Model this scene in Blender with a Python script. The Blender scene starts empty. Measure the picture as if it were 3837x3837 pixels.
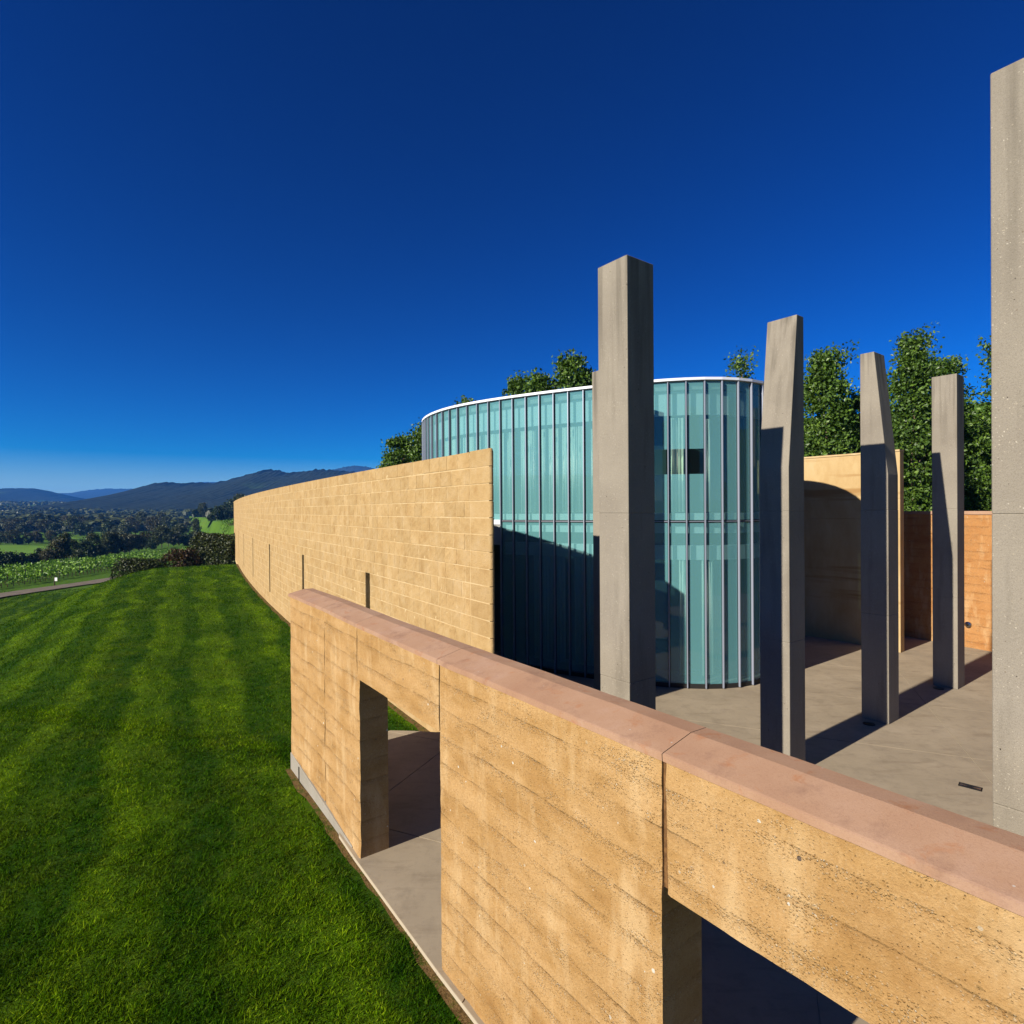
import bpy, bmesh, math, random
import numpy as np
from mathutils import Vector, Matrix, noise

random.seed(7)
RNG = np.random.default_rng(11)
SC = bpy.context.scene
COL = SC.collection

# ------------------------------------------------------------------ camera
CAMZ = 5.0
cam_data = bpy.data.cameras.new("camera")
cam = bpy.data.objects.new("camera", cam_data)
COL.objects.link(cam)
cam_data.sensor_fit = 'HORIZONTAL'
cam_data.sensor_width = 36.0
cam_data.lens = 36.0 * 2150.0 / 3837.0
cam_data.clip_start = 0.05
cam_data.clip_end = 30000.0
cam.matrix_world = (Matrix.Translation((0, 0, CAMZ))
                    @ Matrix.Rotation(math.radians(90 - 0.25), 4, 'X')
                    @ Matrix.Rotation(-0.007, 4, 'Z'))
SC.camera = cam

# ------------------------------------------------------------------ sky, sun, exposure
SUN_EL = 29.6
SUN_AZ = 53.4            # the beam travels this far right of straight ahead
world = bpy.data.worlds.new("World")
SC.world = world
world.use_nodes = True
wn = world.node_tree
bg = wn.nodes["Background"]
sky = wn.nodes.new("ShaderNodeTexSky")
sky.sky_type = 'NISHITA'
sky.sun_disc = False
sky.sun_elevation = math.radians(SUN_EL)
sky.sun_rotation = math.radians(180 + SUN_AZ)
sky.altitude = 1500
sky.air_density = 1.0
sky.dust_density = 0.1
sky.ozone_density = 3.0
gam = wn.nodes.new("ShaderNodeGamma")
gam.inputs[1].default_value = 1.45
hsv = wn.nodes.new("ShaderNodeHueSaturation")
hsv.inputs["Saturation"].default_value = 1.62
hsv.inputs["Hue"].default_value = 0.52
hsv.inputs["Value"].default_value = 0.43
wn.links.new(sky.outputs[0], gam.inputs[0])
wn.links.new(gam.outputs[0], hsv.inputs["Color"])
wn.links.new(hsv.outputs[0], bg.inputs[0])
bg.inputs[1].default_value = 0.05

sun_data = bpy.data.lights.new("sun", 'SUN')
sun_data.energy = 5.0
sun_data.angle = math.radians(0.53)
sun_data.color = (1.0, 0.93, 0.81)
sun = bpy.data.objects.new("sun", sun_data)
COL.objects.link(sun)
_e, _a = math.radians(SUN_EL), math.radians(SUN_AZ)
SUN_DIR = Vector((math.sin(_a) * math.cos(_e), math.cos(_a) * math.cos(_e), -math.sin(_e)))
sun.rotation_euler = SUN_DIR.to_track_quat('-Z', 'Y').to_euler()
sun.location = (-30, -20, 40)

SC.view_settings.view_transform = 'Standard'
SC.view_settings.look = 'None'
SC.view_settings.exposure = 1.0
SC.view_settings.gamma = 1.0
SC.view_settings.use_curve_mapping = False
SC.render.engine = 'CYCLES'
SC.cycles.max_bounces = 4
SC.cycles.diffuse_bounces = 2
SC.cycles.glossy_bounces = 2
SC.cycles.transparent_max_bounces = 8
SC.cycles.volume_bounces = 0

# ------------------------------------------------------------------ helpers: objects
def tag(o, label=None, cat=None, group=None, kind=None):
    if label: o["label"] = label
    if cat: o["category"] = cat
    if group: o["group"] = group
    if kind: o["kind"] = kind
    return o

def empty(name, loc=(0, 0, 0), label=None, cat=None, group=None):
    o = bpy.data.objects.new(name, None)
    o.empty_display_size = 0.3
    o.location = loc
    COL.objects.link(o)
    return tag(o, label, cat, group)

def link(name, me, mat=None, parent=None):
    o = bpy.data.objects.new(name, me)
    if mat is not None and not me.materials:
        me.materials.append(mat)
    COL.objects.link(o)
    if parent is not None:
        o.parent = parent
        o.matrix_parent_inverse = Matrix.Translation(-Vector(parent.location)) if parent.type == 'EMPTY' else Matrix.Identity(4)
    return o

def mesh(name, verts, faces, smooth=False):
    me = bpy.data.meshes.new(name)
    me.from_pydata([tuple(v) for v in verts], [], faces)
    me.update()
    if smooth:
        me.polygons.foreach_set("use_smooth", [True] * len(me.polygons))
    return me

def np_mesh(name, V, F, smooth=False):
    """V (n,3) floats, F (m,k) ints."""
    V = np.asarray(V, dtype=np.float32); F = np.asarray(F, dtype=np.int32)
    k = F.shape[1]
    me = bpy.data.meshes.new(name)
    me.vertices.add(len(V)); me.vertices.foreach_set("co", V.ravel())
    me.loops.add(F.size); me.loops.foreach_set("vertex_index", F.ravel())
    me.polygons.add(len(F))
    me.polygons.foreach_set("loop_start", np.arange(0, F.size, k, dtype=np.int32))
    me.polygons.foreach_set("loop_total", np.full(len(F), k, dtype=np.int32))
    me.polygons.foreach_set("use_smooth", np.full(len(F), smooth, dtype=bool))
    me.update(calc_edges=True)
    return me

class MB:
    """collects boxes and prisms into one mesh"""
    def __init__(self): self.v = []; self.f = []
    def add(self, verts, faces):
        b = len(self.v); self.v += [tuple(p) for p in verts]
        self.f += [tuple(b + i for i in f) for f in faces]
    def quad_prism(self, q0, q1):
        """q0 bottom ring, q1 top ring (same count, counter-clockwise from above)"""
        n = len(q0)
        self.add(list(q0) + list(q1),
                 [tuple(reversed(range(n))), tuple(range(n, 2 * n))] +
                 [(i, (i + 1) % n, n + (i + 1) % n, n + i) for i in range(n)])
    def box(self, x0, x1, y0, y1, z0, z1):
        self.quad_prism([(x0, y0, z0), (x1, y0, z0), (x1, y1, z0), (x0, y1, z0)],
                        [(x0, y0, z1), (x1, y0, z1), (x1, y1, z1), (x0, y1, z1)])
    def poly(self, pts, z0, z1):
        self.quad_prism([(p[0], p[1], z0) for p in pts], [(p[0], p[1], z1) for p in pts])
    def tube(self, p, q, r0, r1, n=7):
        p = Vector(p); q = Vector(q); d = (q - p).normalized()
        a = d.orthogonal().normalized(); b = d.cross(a)
        r = lambda c, rad: [c + (a * math.cos(t) + b * math.sin(t)) * rad for t in [2 * math.pi * i / n for i in range(n)]]
        self.quad_prism(r(p, r0), r(q, r1))
    def build(self, name, mat, parent=None, bevel=0.0, smooth=False, fix=True):
        me = mesh(name, self.v, self.f, smooth)
        if bevel or fix:
            bm = bmesh.new(); bm.from_mesh(me)
            bmesh.ops.recalc_face_normals(bm, faces=bm.faces)
            if bevel:
                bmesh.ops.bevel(bm, geom=list(bm.edges), offset=bevel, segments=1, affect='EDGES', clamp_overlap=True)
            bm.to_mesh(me); bm.free()
        return link(name, me, mat, parent)

def copy_tree(root):
    c = root.copy(); COL.objects.link(c)
    for ch in root.children:
        d = ch.copy(); COL.objects.link(d); d.parent = c
        d.matrix_parent_inverse = ch.matrix_parent_inverse
    return c

# ------------------------------------------------------------------ helpers: materials
def srgb(r, g, b):
    f = lambda c: 0.50 * ((c / 255 / 12.92) if c / 255 <= 0.04045 else ((c / 255 + 0.055) / 1.055) ** 2.4)
    return (f(r), f(g), f(b), 1.0)

class Mat:
    def __init__(self, name, rough=0.8, base=(0.5, 0.5, 0.5, 1), spec=0.3, metallic=0.0):
        self.m = bpy.data.materials.new(name); self.m.use_nodes = True
        self.t = self.m.node_tree; self.n = self.t.nodes; self.l = self.t.links
        self.p = self.n["Principled BSDF"]; self.out = self.n["Material Output"]
        self.p.inputs["Base Color"].default_value = base
        self.p.inputs["Roughness"].default_value = rough
        self.p.inputs["Specular IOR Level"].default_value = spec
        self.p.inputs["Metallic"].default_value = metallic
        self._pos = None
    def node(self, typ, **kw):
        nd = self.n.new(typ)
        for k, v in kw.items(): setattr(nd, k, v)
        return nd
    def put(self, sock, val):
        if hasattr(val, "is_linked") or isinstance(val, bpy.types.NodeSocket): self.l.new(val, sock)
        else: sock.default_value = val
    def pos(self):
        if self._pos is None: self._pos = self.node("ShaderNodeNewGeometry").outputs["Position"]
        return self._pos
    def mapped(self, scale, rotz=0.0, src=None):
        mp = self.node("ShaderNodeMapping"); mp.inputs["Scale"].default_value = scale
        mp.inputs["Rotation"].default_value = (0, 0, rotz)
        self.l.new(src or self.pos(), mp.inputs[0]); return mp.outputs[0]
    def noise(self, scale, detail=4, rough=0.55, vec=None, dist=0.0):
        nd = self.node("ShaderNodeTexNoise"); nd.inputs["Scale"].default_value = scale
        nd.inputs["Detail"].default_value = detail; nd.inputs["Roughness"].default_value = rough
        nd.inputs["Distortion"].default_value = dist
        self.l.new(vec or self.pos(), nd.inputs["Vector"]); return nd.outputs["Fac"]
    def voro(self, scale, vec=None, feature='F1', rnd=1.0):
        nd = self.node("ShaderNodeTexVoronoi"); nd.feature = feature
        nd.inputs["Scale"].default_value = scale; nd.inputs["Randomness"].default_value = rnd
        self.l.new(vec or self.pos(), nd.inputs["Vector"]); return nd
    def ramp(self, fac, stops, interp='LINEAR'):
        nd = self.node("ShaderNodeValToRGB"); cr = nd.color_ramp; cr.interpolation = interp
        while len(cr.elements) < len(stops): cr.elements.new(0.5)
        for e, (p, c) in zip(cr.elements, stops):
            e.position = p; e.color = c if len(c) == 4 else (*c, 1)
        self.l.new(fac, nd.inputs[0]); return nd.outputs[0]
    def step(self, fac, a, b):
        nd = self.node("ShaderNodeMapRange"); nd.inputs[1].default_value = a; nd.inputs[2].default_value = b
        self.l.new(fac, nd.inputs[0]); return nd.outputs[0]
    def math(self, op, a, b=0.0):
        nd = self.node("ShaderNodeMath", operation=op)
        self.put(nd.inputs[0], a); self.put(nd.inputs[1], b); return nd.outputs[0]
    def mix(self, fac, a, b, mode='MIX'):
        nd = self.node("ShaderNodeMix", data_type='RGBA', blend_type=mode)
        self.put(nd.inputs[0], fac); self.put(nd.inputs[6], a); self.put(nd.inputs[7], b); return nd.outputs[2]
    def color(self, c): self.put(self.p.inputs["Base Color"], c)
    def bump(self, height, strength=0.5, dist=0.01, normal=None):
        nd = self.node("ShaderNodeBump"); nd.inputs["Strength"].default_value = strength
        nd.inputs["Distance"].default_value = dist
        self.l.new(height, nd.inputs["Height"])
        if normal: self.l.new(normal, nd.inputs["Normal"])
        self.l.new(nd.outputs[0], self.p.inputs["Normal"]); return nd.outputs[0]

def rammed(name, c_light, c_dark, c_red):
    m = Mat(name, 0.92, spec=0.15)
    lay = m.mapped((0.9, 0.9, 2.4))
    n1 = m.noise(1.5, 5, 0.6, lay)
    blot = m.noise(1.5, 6, 0.66)
    base = m.ramp(n1, [(0.26, c_dark), (0.46, c_red), (0.64, c_light)])
    base = m.mix(m.math('MULTIPLY', m.step(blot, 0.42, 0.66), 0.8), base, c_light)
    fine = m.noise(38, 6, 0.78)
    base = m.mix(m.step(fine, 0.36, 0.64), m.mix(0.50, base, c_dark), base)
    pale = m.math('MULTIPLY', m.step(m.noise(1.3, 5, 0.6, m.mapped((2.4, 2.4, 0.7))), 0.52, 0.68), 0.72)
    base = m.mix(pale, base, m.mix(0.5, c_light, srgb(246, 214, 164)))
    # lift lines: each rammed layer ends in a wavy pebble-rich seam
    sp = m.node("ShaderNodeSeparateXYZ"); m.l.new(m.pos(), sp.inputs[0])
    zz = m.math('ADD', sp.outputs[2], m.math('MULTIPLY', m.noise(1.0, 4, 0.6), 0.09))
    ph = m.math('FRACT', m.math('DIVIDE', zz, 0.29))
    seam = m.math('MULTIPLY', m.step(ph, 0.55, 0.97), m.step(m.noise(2.0, 4, 0.6), 0.36, 0.58))
    line = m.math('MULTIPLY', m.math('MULTIPLY', m.math('MULTIPLY', m.step(ph, 0.72, 0.95), m.step(ph, 1.0, 0.96)), m.step(m.noise(2.6, 6, 0.78), 0.42, 0.66)), 0.52)
    base = m.mix(line, base, m.mix(0.6, c_dark, srgb(112, 72, 34)))  # dirt line painted shadow-dark to deepen the faint lift groove
    wob = m.node("ShaderNodeTexNoise"); wob.inputs["Scale"].default_value = 30; m.l.new(m.pos(), wob.inputs["Vector"])
    vm = m.node("ShaderNodeVectorMath", operation='MULTIPLY_ADD'); m.l.new(wob.outputs["Color"], vm.inputs[0]); vm.inputs[1].default_value = (0.022,) * 3; m.l.new(m.pos(), vm.inputs[2])
    wp = vm.outputs[0]
    clus = m.math('MAXIMUM', m.step(m.noise(3.0, 5, 0.65, m.mapped((0.7, 0.7, 2.0))), 0.52, 0.66), m.math('MULTIPLY', seam, 0.9))
    v = m.voro(70, wp)
    peb = m.step(v.outputs["Distance"], 0.46, 0.22)
    rnd = m.node("ShaderNodeSeparateColor"); m.l.new(v.outputs["Color"], rnd.inputs[0])
    pcol = m.ramp(rnd.outputs[0], [(0.0, srgb(150, 100, 50)), (0.34, srgb(198, 142, 70)), (0.66, srgb(222, 186, 128)), (0.94, srgb(244, 232, 208))])
    amt = m.math('MULTIPLY', peb, m.math('ADD', m.math('MULTIPLY', clus, 0.62), 0.10))
    base = m.mix(amt, base, pcol)
    v2 = m.voro(21, wp)
    rn2 = m.node("ShaderNodeSeparateColor"); m.l.new(v2.outputs["Color"], rn2.inputs[0])
    rad = m.math('ADD', m.math('MULTIPLY', rn2.outputs[1], 0.22), 0.08)
    big = m.math('MULTIPLY', m.math('LESS_THAN', v2.outputs["Distance"], rad), m.math('GREATER_THAN', m.math('ADD', rn2.outputs[0], m.math('MULTIPLY', clus, 0.03)), 0.968))
    base = m.mix(big, base, m.ramp(rn2.outputs[2], [(0.2, srgb(238, 230, 212)), (0.7, srgb(206, 160, 86)), (0.95, srgb(120, 104, 92))]))
    v3 = m.voro(90, wp)
    rn3 = m.node("ShaderNodeSeparateColor"); m.l.new(v3.outputs["Color"], rn3.inputs[0])
    pit = m.math('MULTIPLY', m.step(v3.outputs["Distance"], 0.45, 0.25), m.math('GREATER_THAN', rn3.outputs[1], 0.92))
    base = m.mix(m.math('MULTIPLY', pit, 0.25), base, srgb(140, 96, 50))
    m.color(base)
    h = m.math('ADD', m.math('MULTIPLY', fine, 0.8), m.math('ADD', m.math('MULTIPLY', amt, 0.9), m.math('ADD', m.math('MULTIPLY', pit, -0.45), m.math('MULTIPLY', line, -1.5))))
    m.bump(h, 0.9, 0.014)
    return m.m

M = {}
M['earth'] = rammed("rammed_earth", srgb(229, 186, 128), srgb(182, 136, 78), srgb(209, 164, 103))
M['terracotta'] = rammed("terracotta_rammed_earth", srgb(224, 166, 104), srgb(186, 122, 68), srgb(208, 148, 88))

m = Mat("lift_joint_filler", 0.95, srgb(120, 84, 46)); m.color(m.ramp(m.noise(30), [(0.3, srgb(96, 64, 32)), (0.7, srgb(150, 108, 62))])); M['filler'] = m.m

m = Mat("pink_sandstone", 0.85, spec=0.2)
n = m.noise(1.6, 6, 0.6); n2 = m.noise(5.5, 5, 0.65, None, 0.6)
c = m.ramp(n, [(0.30, srgb(190, 148, 120)), (0.5, srgb(202, 162, 132)), (0.7, srgb(211, 173, 145))])
c = m.mix(m.step(n2, 0.58, 0.75), c, srgb(196, 132, 90))
oi = m.node("ShaderNodeObjectInfo")
c = m.mix(m.math('MULTIPLY', oi.outputs["Random"], 0.35), c, srgb(204, 150, 112))
sp = m.voro(26); rs = m.node("ShaderNodeSeparateColor"); m.l.new(sp.outputs["Color"], rs.inputs[0])
c = m.mix(m.math('MULTIPLY', m.step(sp.outputs["Distance"], 0.2, 0.12), m.math('GREATER_THAN', rs.outputs[0], 0.975)), c, srgb(214, 198, 186))
st = m.noise(2.4, 6, 0.7); c = m.mix(m.math('MULTIPLY', m.step(st, 0.54, 0.70), 0.55), c, srgb(150, 112, 96))
c = m.mix(m.math('MULTIPLY', m.step(m.noise(1.1, 5, 0.65), 0.55, 0.70), 0.5), c, srgb(222, 186, 164))
gr = m.noise(75, 5, 0.75); c = m.mix(m.math('MULTIPLY', m.step(gr, 0.5, 0.72), 0.32), c, srgb(150, 104, 82))
m.color(c); m.bump(m.math('ADD', m.noise(110, 5, 0.75), m.math('MULTIPLY', st, 1.5)), 0.5, 0.004); M['coping'] = m.m

m = Mat("limestone_block", 0.9, spec=0.2)
oi = m.node("ShaderNodeObjectInfo")
n = m.noise(2.3, 6, 0.65)
v = m.voro(2.1)                                    # block-scale tone shifts for the joined far blocks
c = m.ramp(n, [(0.28, srgb(192, 155, 101)), (0.5, srgb(210, 176, 122)), (0.72, srgb(219, 188, 140))])
ri = m.node("ShaderNodeNewGeometry").outputs["Random Per Island"]
rr = m.math('FRACT', m.math('ADD', oi.outputs["Random"], ri))
c = m.mix(0.40, c, m.mix(1.0, c, m.ramp(rr, [(0.0, (0.80, 0.78, 0.74, 1)), (0.5, (1.0, 0.98, 0.95, 1)), (1.0, (1.12, 1.10, 1.08, 1))]), 'MULTIPLY'))
f1 = m.noise(26, 6, 0.72, m.mapped((1, 1, 1.6)))
c = m.mix(m.math('MULTIPLY', m.step(f1, 0.58, 0.72), 0.6), c, srgb(178, 136, 84))
lab = m.noise(2.9, 3, 0.5)
pit = m.math('MULTIPLY', m.step(m.noise(34, 4, 0.6), 0.64, 0.70), m.step(lab, 0.52, 0.64))
c = m.mix(pit, c, srgb(104, 76, 44))
m.color(c)
m.bump(m.math('SUBTRACT', m.math('ADD', m.math('MULTIPLY', f1, 1.0), m.math('MULTIPLY', m.noise(7, 5, 0.6), 1.2)), m.math('MULTIPLY', pit, 1.2)), 0.8, 0.016); M['block'] = m.m

m = Mat("pale_mortar", 0.95, spec=0.1)
m.color(m.mix(m.step(m.noise(3.5, 5, 0.7), 0.50, 0.72), m.ramp(m.noise(1.1, 4, 0.6), [(0.35, srgb(218, 184, 130)), (0.65, srgb(236, 206, 156))]), srgb(242, 218, 174))); m.bump(m.noise(70), 0.5, 0.006); M['mortar'] = m.m

m = Mat("rendered_sandstone", 0.9, spec=0.15)
n = m.noise(1.2, 6, 0.65, m.mapped((1, 1, 0.45)))
c = m.ramp(n, [(0.30, srgb(206, 168, 112)), (0.55, srgb(226, 194, 140)), (0.75, srgb(236, 210, 164))])
band = m.noise(1.0, 3, 0.5, m.mapped((0.2, 0.2, 3.2)))
c = m.mix(m.step(band, 0.60, 0.72), c, srgb(190, 148, 94))
m.color(c); m.bump(m.noise(30, 5, 0.7), 0.4, 0.008); M['sandwall'] = m.m

def concrete(name, light, mid, dark):
    m = Mat(name, 0.85, spec=0.25)
    n = m.noise(0.9, 6, 0.6); st = m.noise(2.2, 4, 0.55, m.mapped((2.2, 2.2, 0.22)))
    c = m.ramp(n, [(0.30, mid), (0.7, light)])
    c = m.mix(m.math('MULTIPLY', m.step(st, 0.55, 0.75), 0.45), c, dark)
    wob = m.node("ShaderNodeTexNoise"); wob.inputs["Scale"].default_value = 38; m.l.new(m.pos(), wob.inputs["Vector"])
    vm = m.node("ShaderNodeVectorMath", operation='MULTIPLY_ADD'); m.l.new(wob.outputs["Color"], vm.inputs[0]); vm.inputs[1].default_value = (0.03,) * 3; m.l.new(m.pos(), vm.inputs[2])
    v = m.voro(64, vm.outputs[0]); r = m.node("ShaderNodeSeparateColor"); m.l.new(v.outputs["Color"], r.inputs[0])
    clus = m.math('MULTIPLY', m.step(m.noise(2.6, 3), 0.38, 0.62), 0.30)
    rad = m.math('ADD', m.math('MULTIPLY', r.outputs[1], 0.30), 0.10)
    agg = m.math('MULTIPLY', m.math('LESS_THAN', v.outputs["Distance"], rad), m.math('GREATER_THAN', r.outputs[0], m.math('SUBTRACT', 0.96, clus)))
    c = m.mix(m.math('MULTIPLY', agg, 0.75), c, m.ramp(r.outputs[2], [(0.1, srgb(228, 218, 200)), (0.8, srgb(196, 182, 156)), (0.95, srgb(120, 100, 80))]))
    v2 = m.voro(24, vm.outputs[0]); r2 = m.node("ShaderNodeSeparateColor"); m.l.new(v2.outputs["Color"], r2.inputs[0])
    hole = m.math('MULTIPLY', m.math('LESS_THAN', v2.outputs["Distance"], m.math('MULTIPLY', r2.outputs[2], 0.17)), m.math('GREATER_THAN', r2.outputs[1], 0.90))
    c = m.mix(hole, c, srgb(58, 46, 36))
    sz = m.node("ShaderNodeSeparateXYZ"); m.l.new(m.pos(), sz.inputs[0])
    st2 = m.math('MULTIPLY', m.step(m.noise(3.0, 3, 0.5, m.mapped((2.5, 2.5, 0.12))), 0.46, 0.66), m.step(sz.outputs[2], 6.4, 8.5))
    c = m.mix(m.math('MULTIPLY', st2, 0.7), c, m.mix(0.5, dark, srgb(70, 62, 52)))
    gr = m.noise(120, 3, 0.7); c = m.mix(m.math('MULTIPLY', m.step(gr, 0.48, 0.66), 0.45), c, dark)
    m.color(c)
    h = m.math('ADD', m.math('MULTIPLY', m.noise(48, 5, 0.7), 0.6), m.math('MULTIPLY', hole, -1.5))
    m.bump(h, 0.7, 0.010); return m.m
M['concrete'] = concrete("aggregate_concrete", srgb(178, 168, 151), srgb(160, 150, 135), srgb(116, 107, 94))
M['footing'] = concrete("pale_footing_concrete", srgb(190, 182, 168), srgb(174, 166, 150), srgb(140, 130, 112))

m = Mat("broomed_concrete_paving", 0.8, spec=0.3)
n = m.noise(0.75, 6, 0.62); br = m.noise(2.0, 5, 0.62, m.mapped((0.5, 2.4, 1), 0.9))
c = m.ramp(n, [(0.30, srgb(174, 157, 132)), (0.55, srgb(190, 172, 145)), (0.75, srgb(202, 184, 157))])
c = m.mix(m.math('MULTIPLY', m.step(br, 0.54, 0.72), 0.55), c, srgb(150, 130, 106))
c = m.mix(m.math('MULTIPLY', m.step(m.noise(2.6, 6, 0.7), 0.50, 0.72), 0.5), c, srgb(146, 130, 110))
c = m.mix(m.math('MULTIPLY', m.step(m.noise(11, 5, 0.7), 0.55, 0.75), 0.3), c, srgb(132, 118, 100))
m.color(c); m.bump(m.noise(90, 4, 0.7), 0.3, 0.003); M['paving'] = m.m

m = Mat("joint_line", 0.9, srgb(214, 198, 170)); M['joint'] = m.m
m = Mat("silver_aluminium", 0.42, (0.24, 0.26, 0.32, 1), 0.5, 0.3); m.bump(m.noise(60), 0.05, 0.002); M['metal'] = m.m
m = Mat("dark_rubber_gasket", 0.6, srgb(28, 32, 36)); M['gasket'] = m.m
m = Mat("white_fascia_metal", 0.42, (0.62, 0.63, 0.68, 1), 0.5); M['fascia'] = m.m
m = Mat("grey_bulkhead_paint", 0.7, srgb(196, 196, 190)); M['bulkhead'] = m.m
m = Mat("dark_plinth", 0.6, srgb(46, 44, 42)); M['plinth'] = m.m
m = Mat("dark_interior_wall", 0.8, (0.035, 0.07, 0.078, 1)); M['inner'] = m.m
m = Mat("white_slab_edge", 0.8, (0.58, 0.62, 0.62, 1)); M['slab'] = m.m
m = Mat("cream_curtain", 0.9, (0.66, 0.65, 0.57, 1)); M['curtain'] = m.m
m = Mat("dark_slot_glazing", 0.3, srgb(24, 20, 14), 0.4); M['slotglass'] = m.m

def glass(name, tint, diff, trans, rough):
    m = Mat(name)
    tr = m.node("ShaderNodeBsdfTransparent"); tr.inputs[0].default_value = tint
    df = m.node("ShaderNodeBsdfDiffuse"); df.inputs[0].default_value = diff
    mx = m.node("ShaderNodeMixShader"); mx.inputs[0].default_value = trans
    m.l.new(df.outputs[0], mx.inputs[1]); m.l.new(tr.outputs[0], mx.inputs[2])
    gl = m.node("ShaderNodeBsdfGlossy"); gl.inputs["Roughness"].default_value = rough
    fr = m.node("ShaderNodeFresnel"); fr.inputs[0].default_value = 1.52
    m2 = m.node("ShaderNodeMixShader")
    bf = m.node("ShaderNodeNewGeometry").outputs["Backfacing"]      # a thin sheet reflects at its outer face only
    m.l.new(m.math('MULTIPLY', fr.outputs[0], m.math('SUBTRACT', 1.0, bf)), m2.inputs[0]); m.l.new(mx.outputs[0], m2.inputs[1]); m.l.new(gl.outputs[0], m2.inputs[2])
    m.l.new(m2.outputs[0], m.out.inputs[0]); return m.m
M['frost'] = glass("frosted_teal_glass", (0.84, 0.96, 0.96, 1), (0.15, 0.36, 0.38, 1), 0.66, 0.02)
M['clear'] = glass("clear_glass", (0.80, 0.90, 0.86, 1), (0.02, 0.03, 0.03, 1), 0.95, 0.0)

def leaf(name, c1, c2, c3, trans=0.3, scale=0.6):
    m = Mat(name)
    n = m.noise(scale, 3); n2 = m.noise(6.0, 2)
    c = m.mix(m.step(n2, 0.35, 0.65), m.ramp(n, [(0.35, c1), (0.65, c2)]), c3)
    ri = m.node("ShaderNodeNewGeometry").outputs["Random Per Island"]
    c = m.mix(1.0, c, m.ramp(ri, [(0.0, (0.45, 0.5, 0.5, 1)), (0.6, (1.0, 1.0, 1.0, 1)), (1.0, (1.75, 1.6, 1.2, 1))]), 'MULTIPLY')
    df = m.node("ShaderNodeBsdfDiffuse"); tl = m.node("ShaderNodeBsdfTranslucent")
    gl = m.node("ShaderNodeBsdfGlossy"); gl.inputs["Roughness"].default_value = 0.45; gl.inputs[0].default_value = (0.5, 0.5, 0.5, 1)
    m.l.new(c, df.inputs[0]); m.l.new(m.mix(1.0, c, (0.9, 1.0, 0.35, 1), 'MULTIPLY'), tl.inputs[0])
    mx = m.node("ShaderNodeMixShader"); mx.inputs[0].default_value = trans
    m.l.new(df.outputs[0], mx.inputs[1]); m.l.new(tl.outputs[0], mx.inputs[2])
    m2 = m.node("ShaderNodeMixShader"); m2.inputs[0].default_value = 0.04
    m.l.new(mx.outputs[0], m2.inputs[1]); m.l.new(gl.outputs[0], m2.inputs[2])
    m.l.new(m2.outputs[0], m.out.inputs[0]); return m.m
M['leaf'] = leaf("plane_tree_leaf", (0.0509, 0.1035, 0.0122, 1), (0.0898, 0.1535, 0.0177, 1), (0.0658, 0.1250, 0.0204, 1))
M['euc'] = leaf("eucalypt_leaf", (0.0469, 0.0665, 0.0204, 1), (0.0743, 0.0938, 0.0282, 1), (0.0547, 0.0609, 0.0266, 1), 0.15)
M['euc_brown'] = leaf("brown_eucalypt_leaf", (0.0510, 0.0449, 0.0204, 1), (0.0714, 0.0612, 0.0272, 1), (0.0462, 0.0544, 0.0218, 1), 0.15)
M['oak'] = leaf("dark_evergreen_leaf", (0.0204, 0.0408, 0.0109, 1), (0.0367, 0.0612, 0.0136, 1), (0.0272, 0.0462, 0.0136, 1), 0.1)
M['hedge'] = leaf("dark_hedge_leaf", (0.0177, 0.0313, 0.0068, 1), (0.0340, 0.0530, 0.0095, 1), (0.0394, 0.0422, 0.0109, 1), 0.1)
M['red'] = leaf("russet_shrub_leaf", (0.0612, 0.0272, 0.0095, 1), (0.0884, 0.0340, 0.0109, 1), (0.0340, 0.0340, 0.0095, 1), 0.15)
M['vine'] = leaf("vine_leaf", (0.0887, 0.1873, 0.0197, 1), (0.1578, 0.2859, 0.0296, 1), (0.1183, 0.2169, 0.0257, 1), 0.25, 1.2)
m = Mat("grey_bark", 0.9); m.color(m.ramp(m.noise(7, 5), [(0.3, srgb(96, 78, 58)), (0.7, srgb(172, 152, 122))])); m.bump(m.noise(20), 0.6, 0.02); M['bark'] = m.m
m = Mat("dark_bark", 0.9); m.color(m.ramp(m.noise(3, 4), [(0.3, srgb(60, 50, 38)), (0.7, srgb(110, 96, 78))])); M['darkbark'] = m.m
m = Mat("weathered_post", 0.9); m.color(m.ramp(m.noise(9), [(0.3, srgb(70, 56, 40)), (0.7, srgb(112, 92, 66))])); M['post'] = m.m

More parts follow.
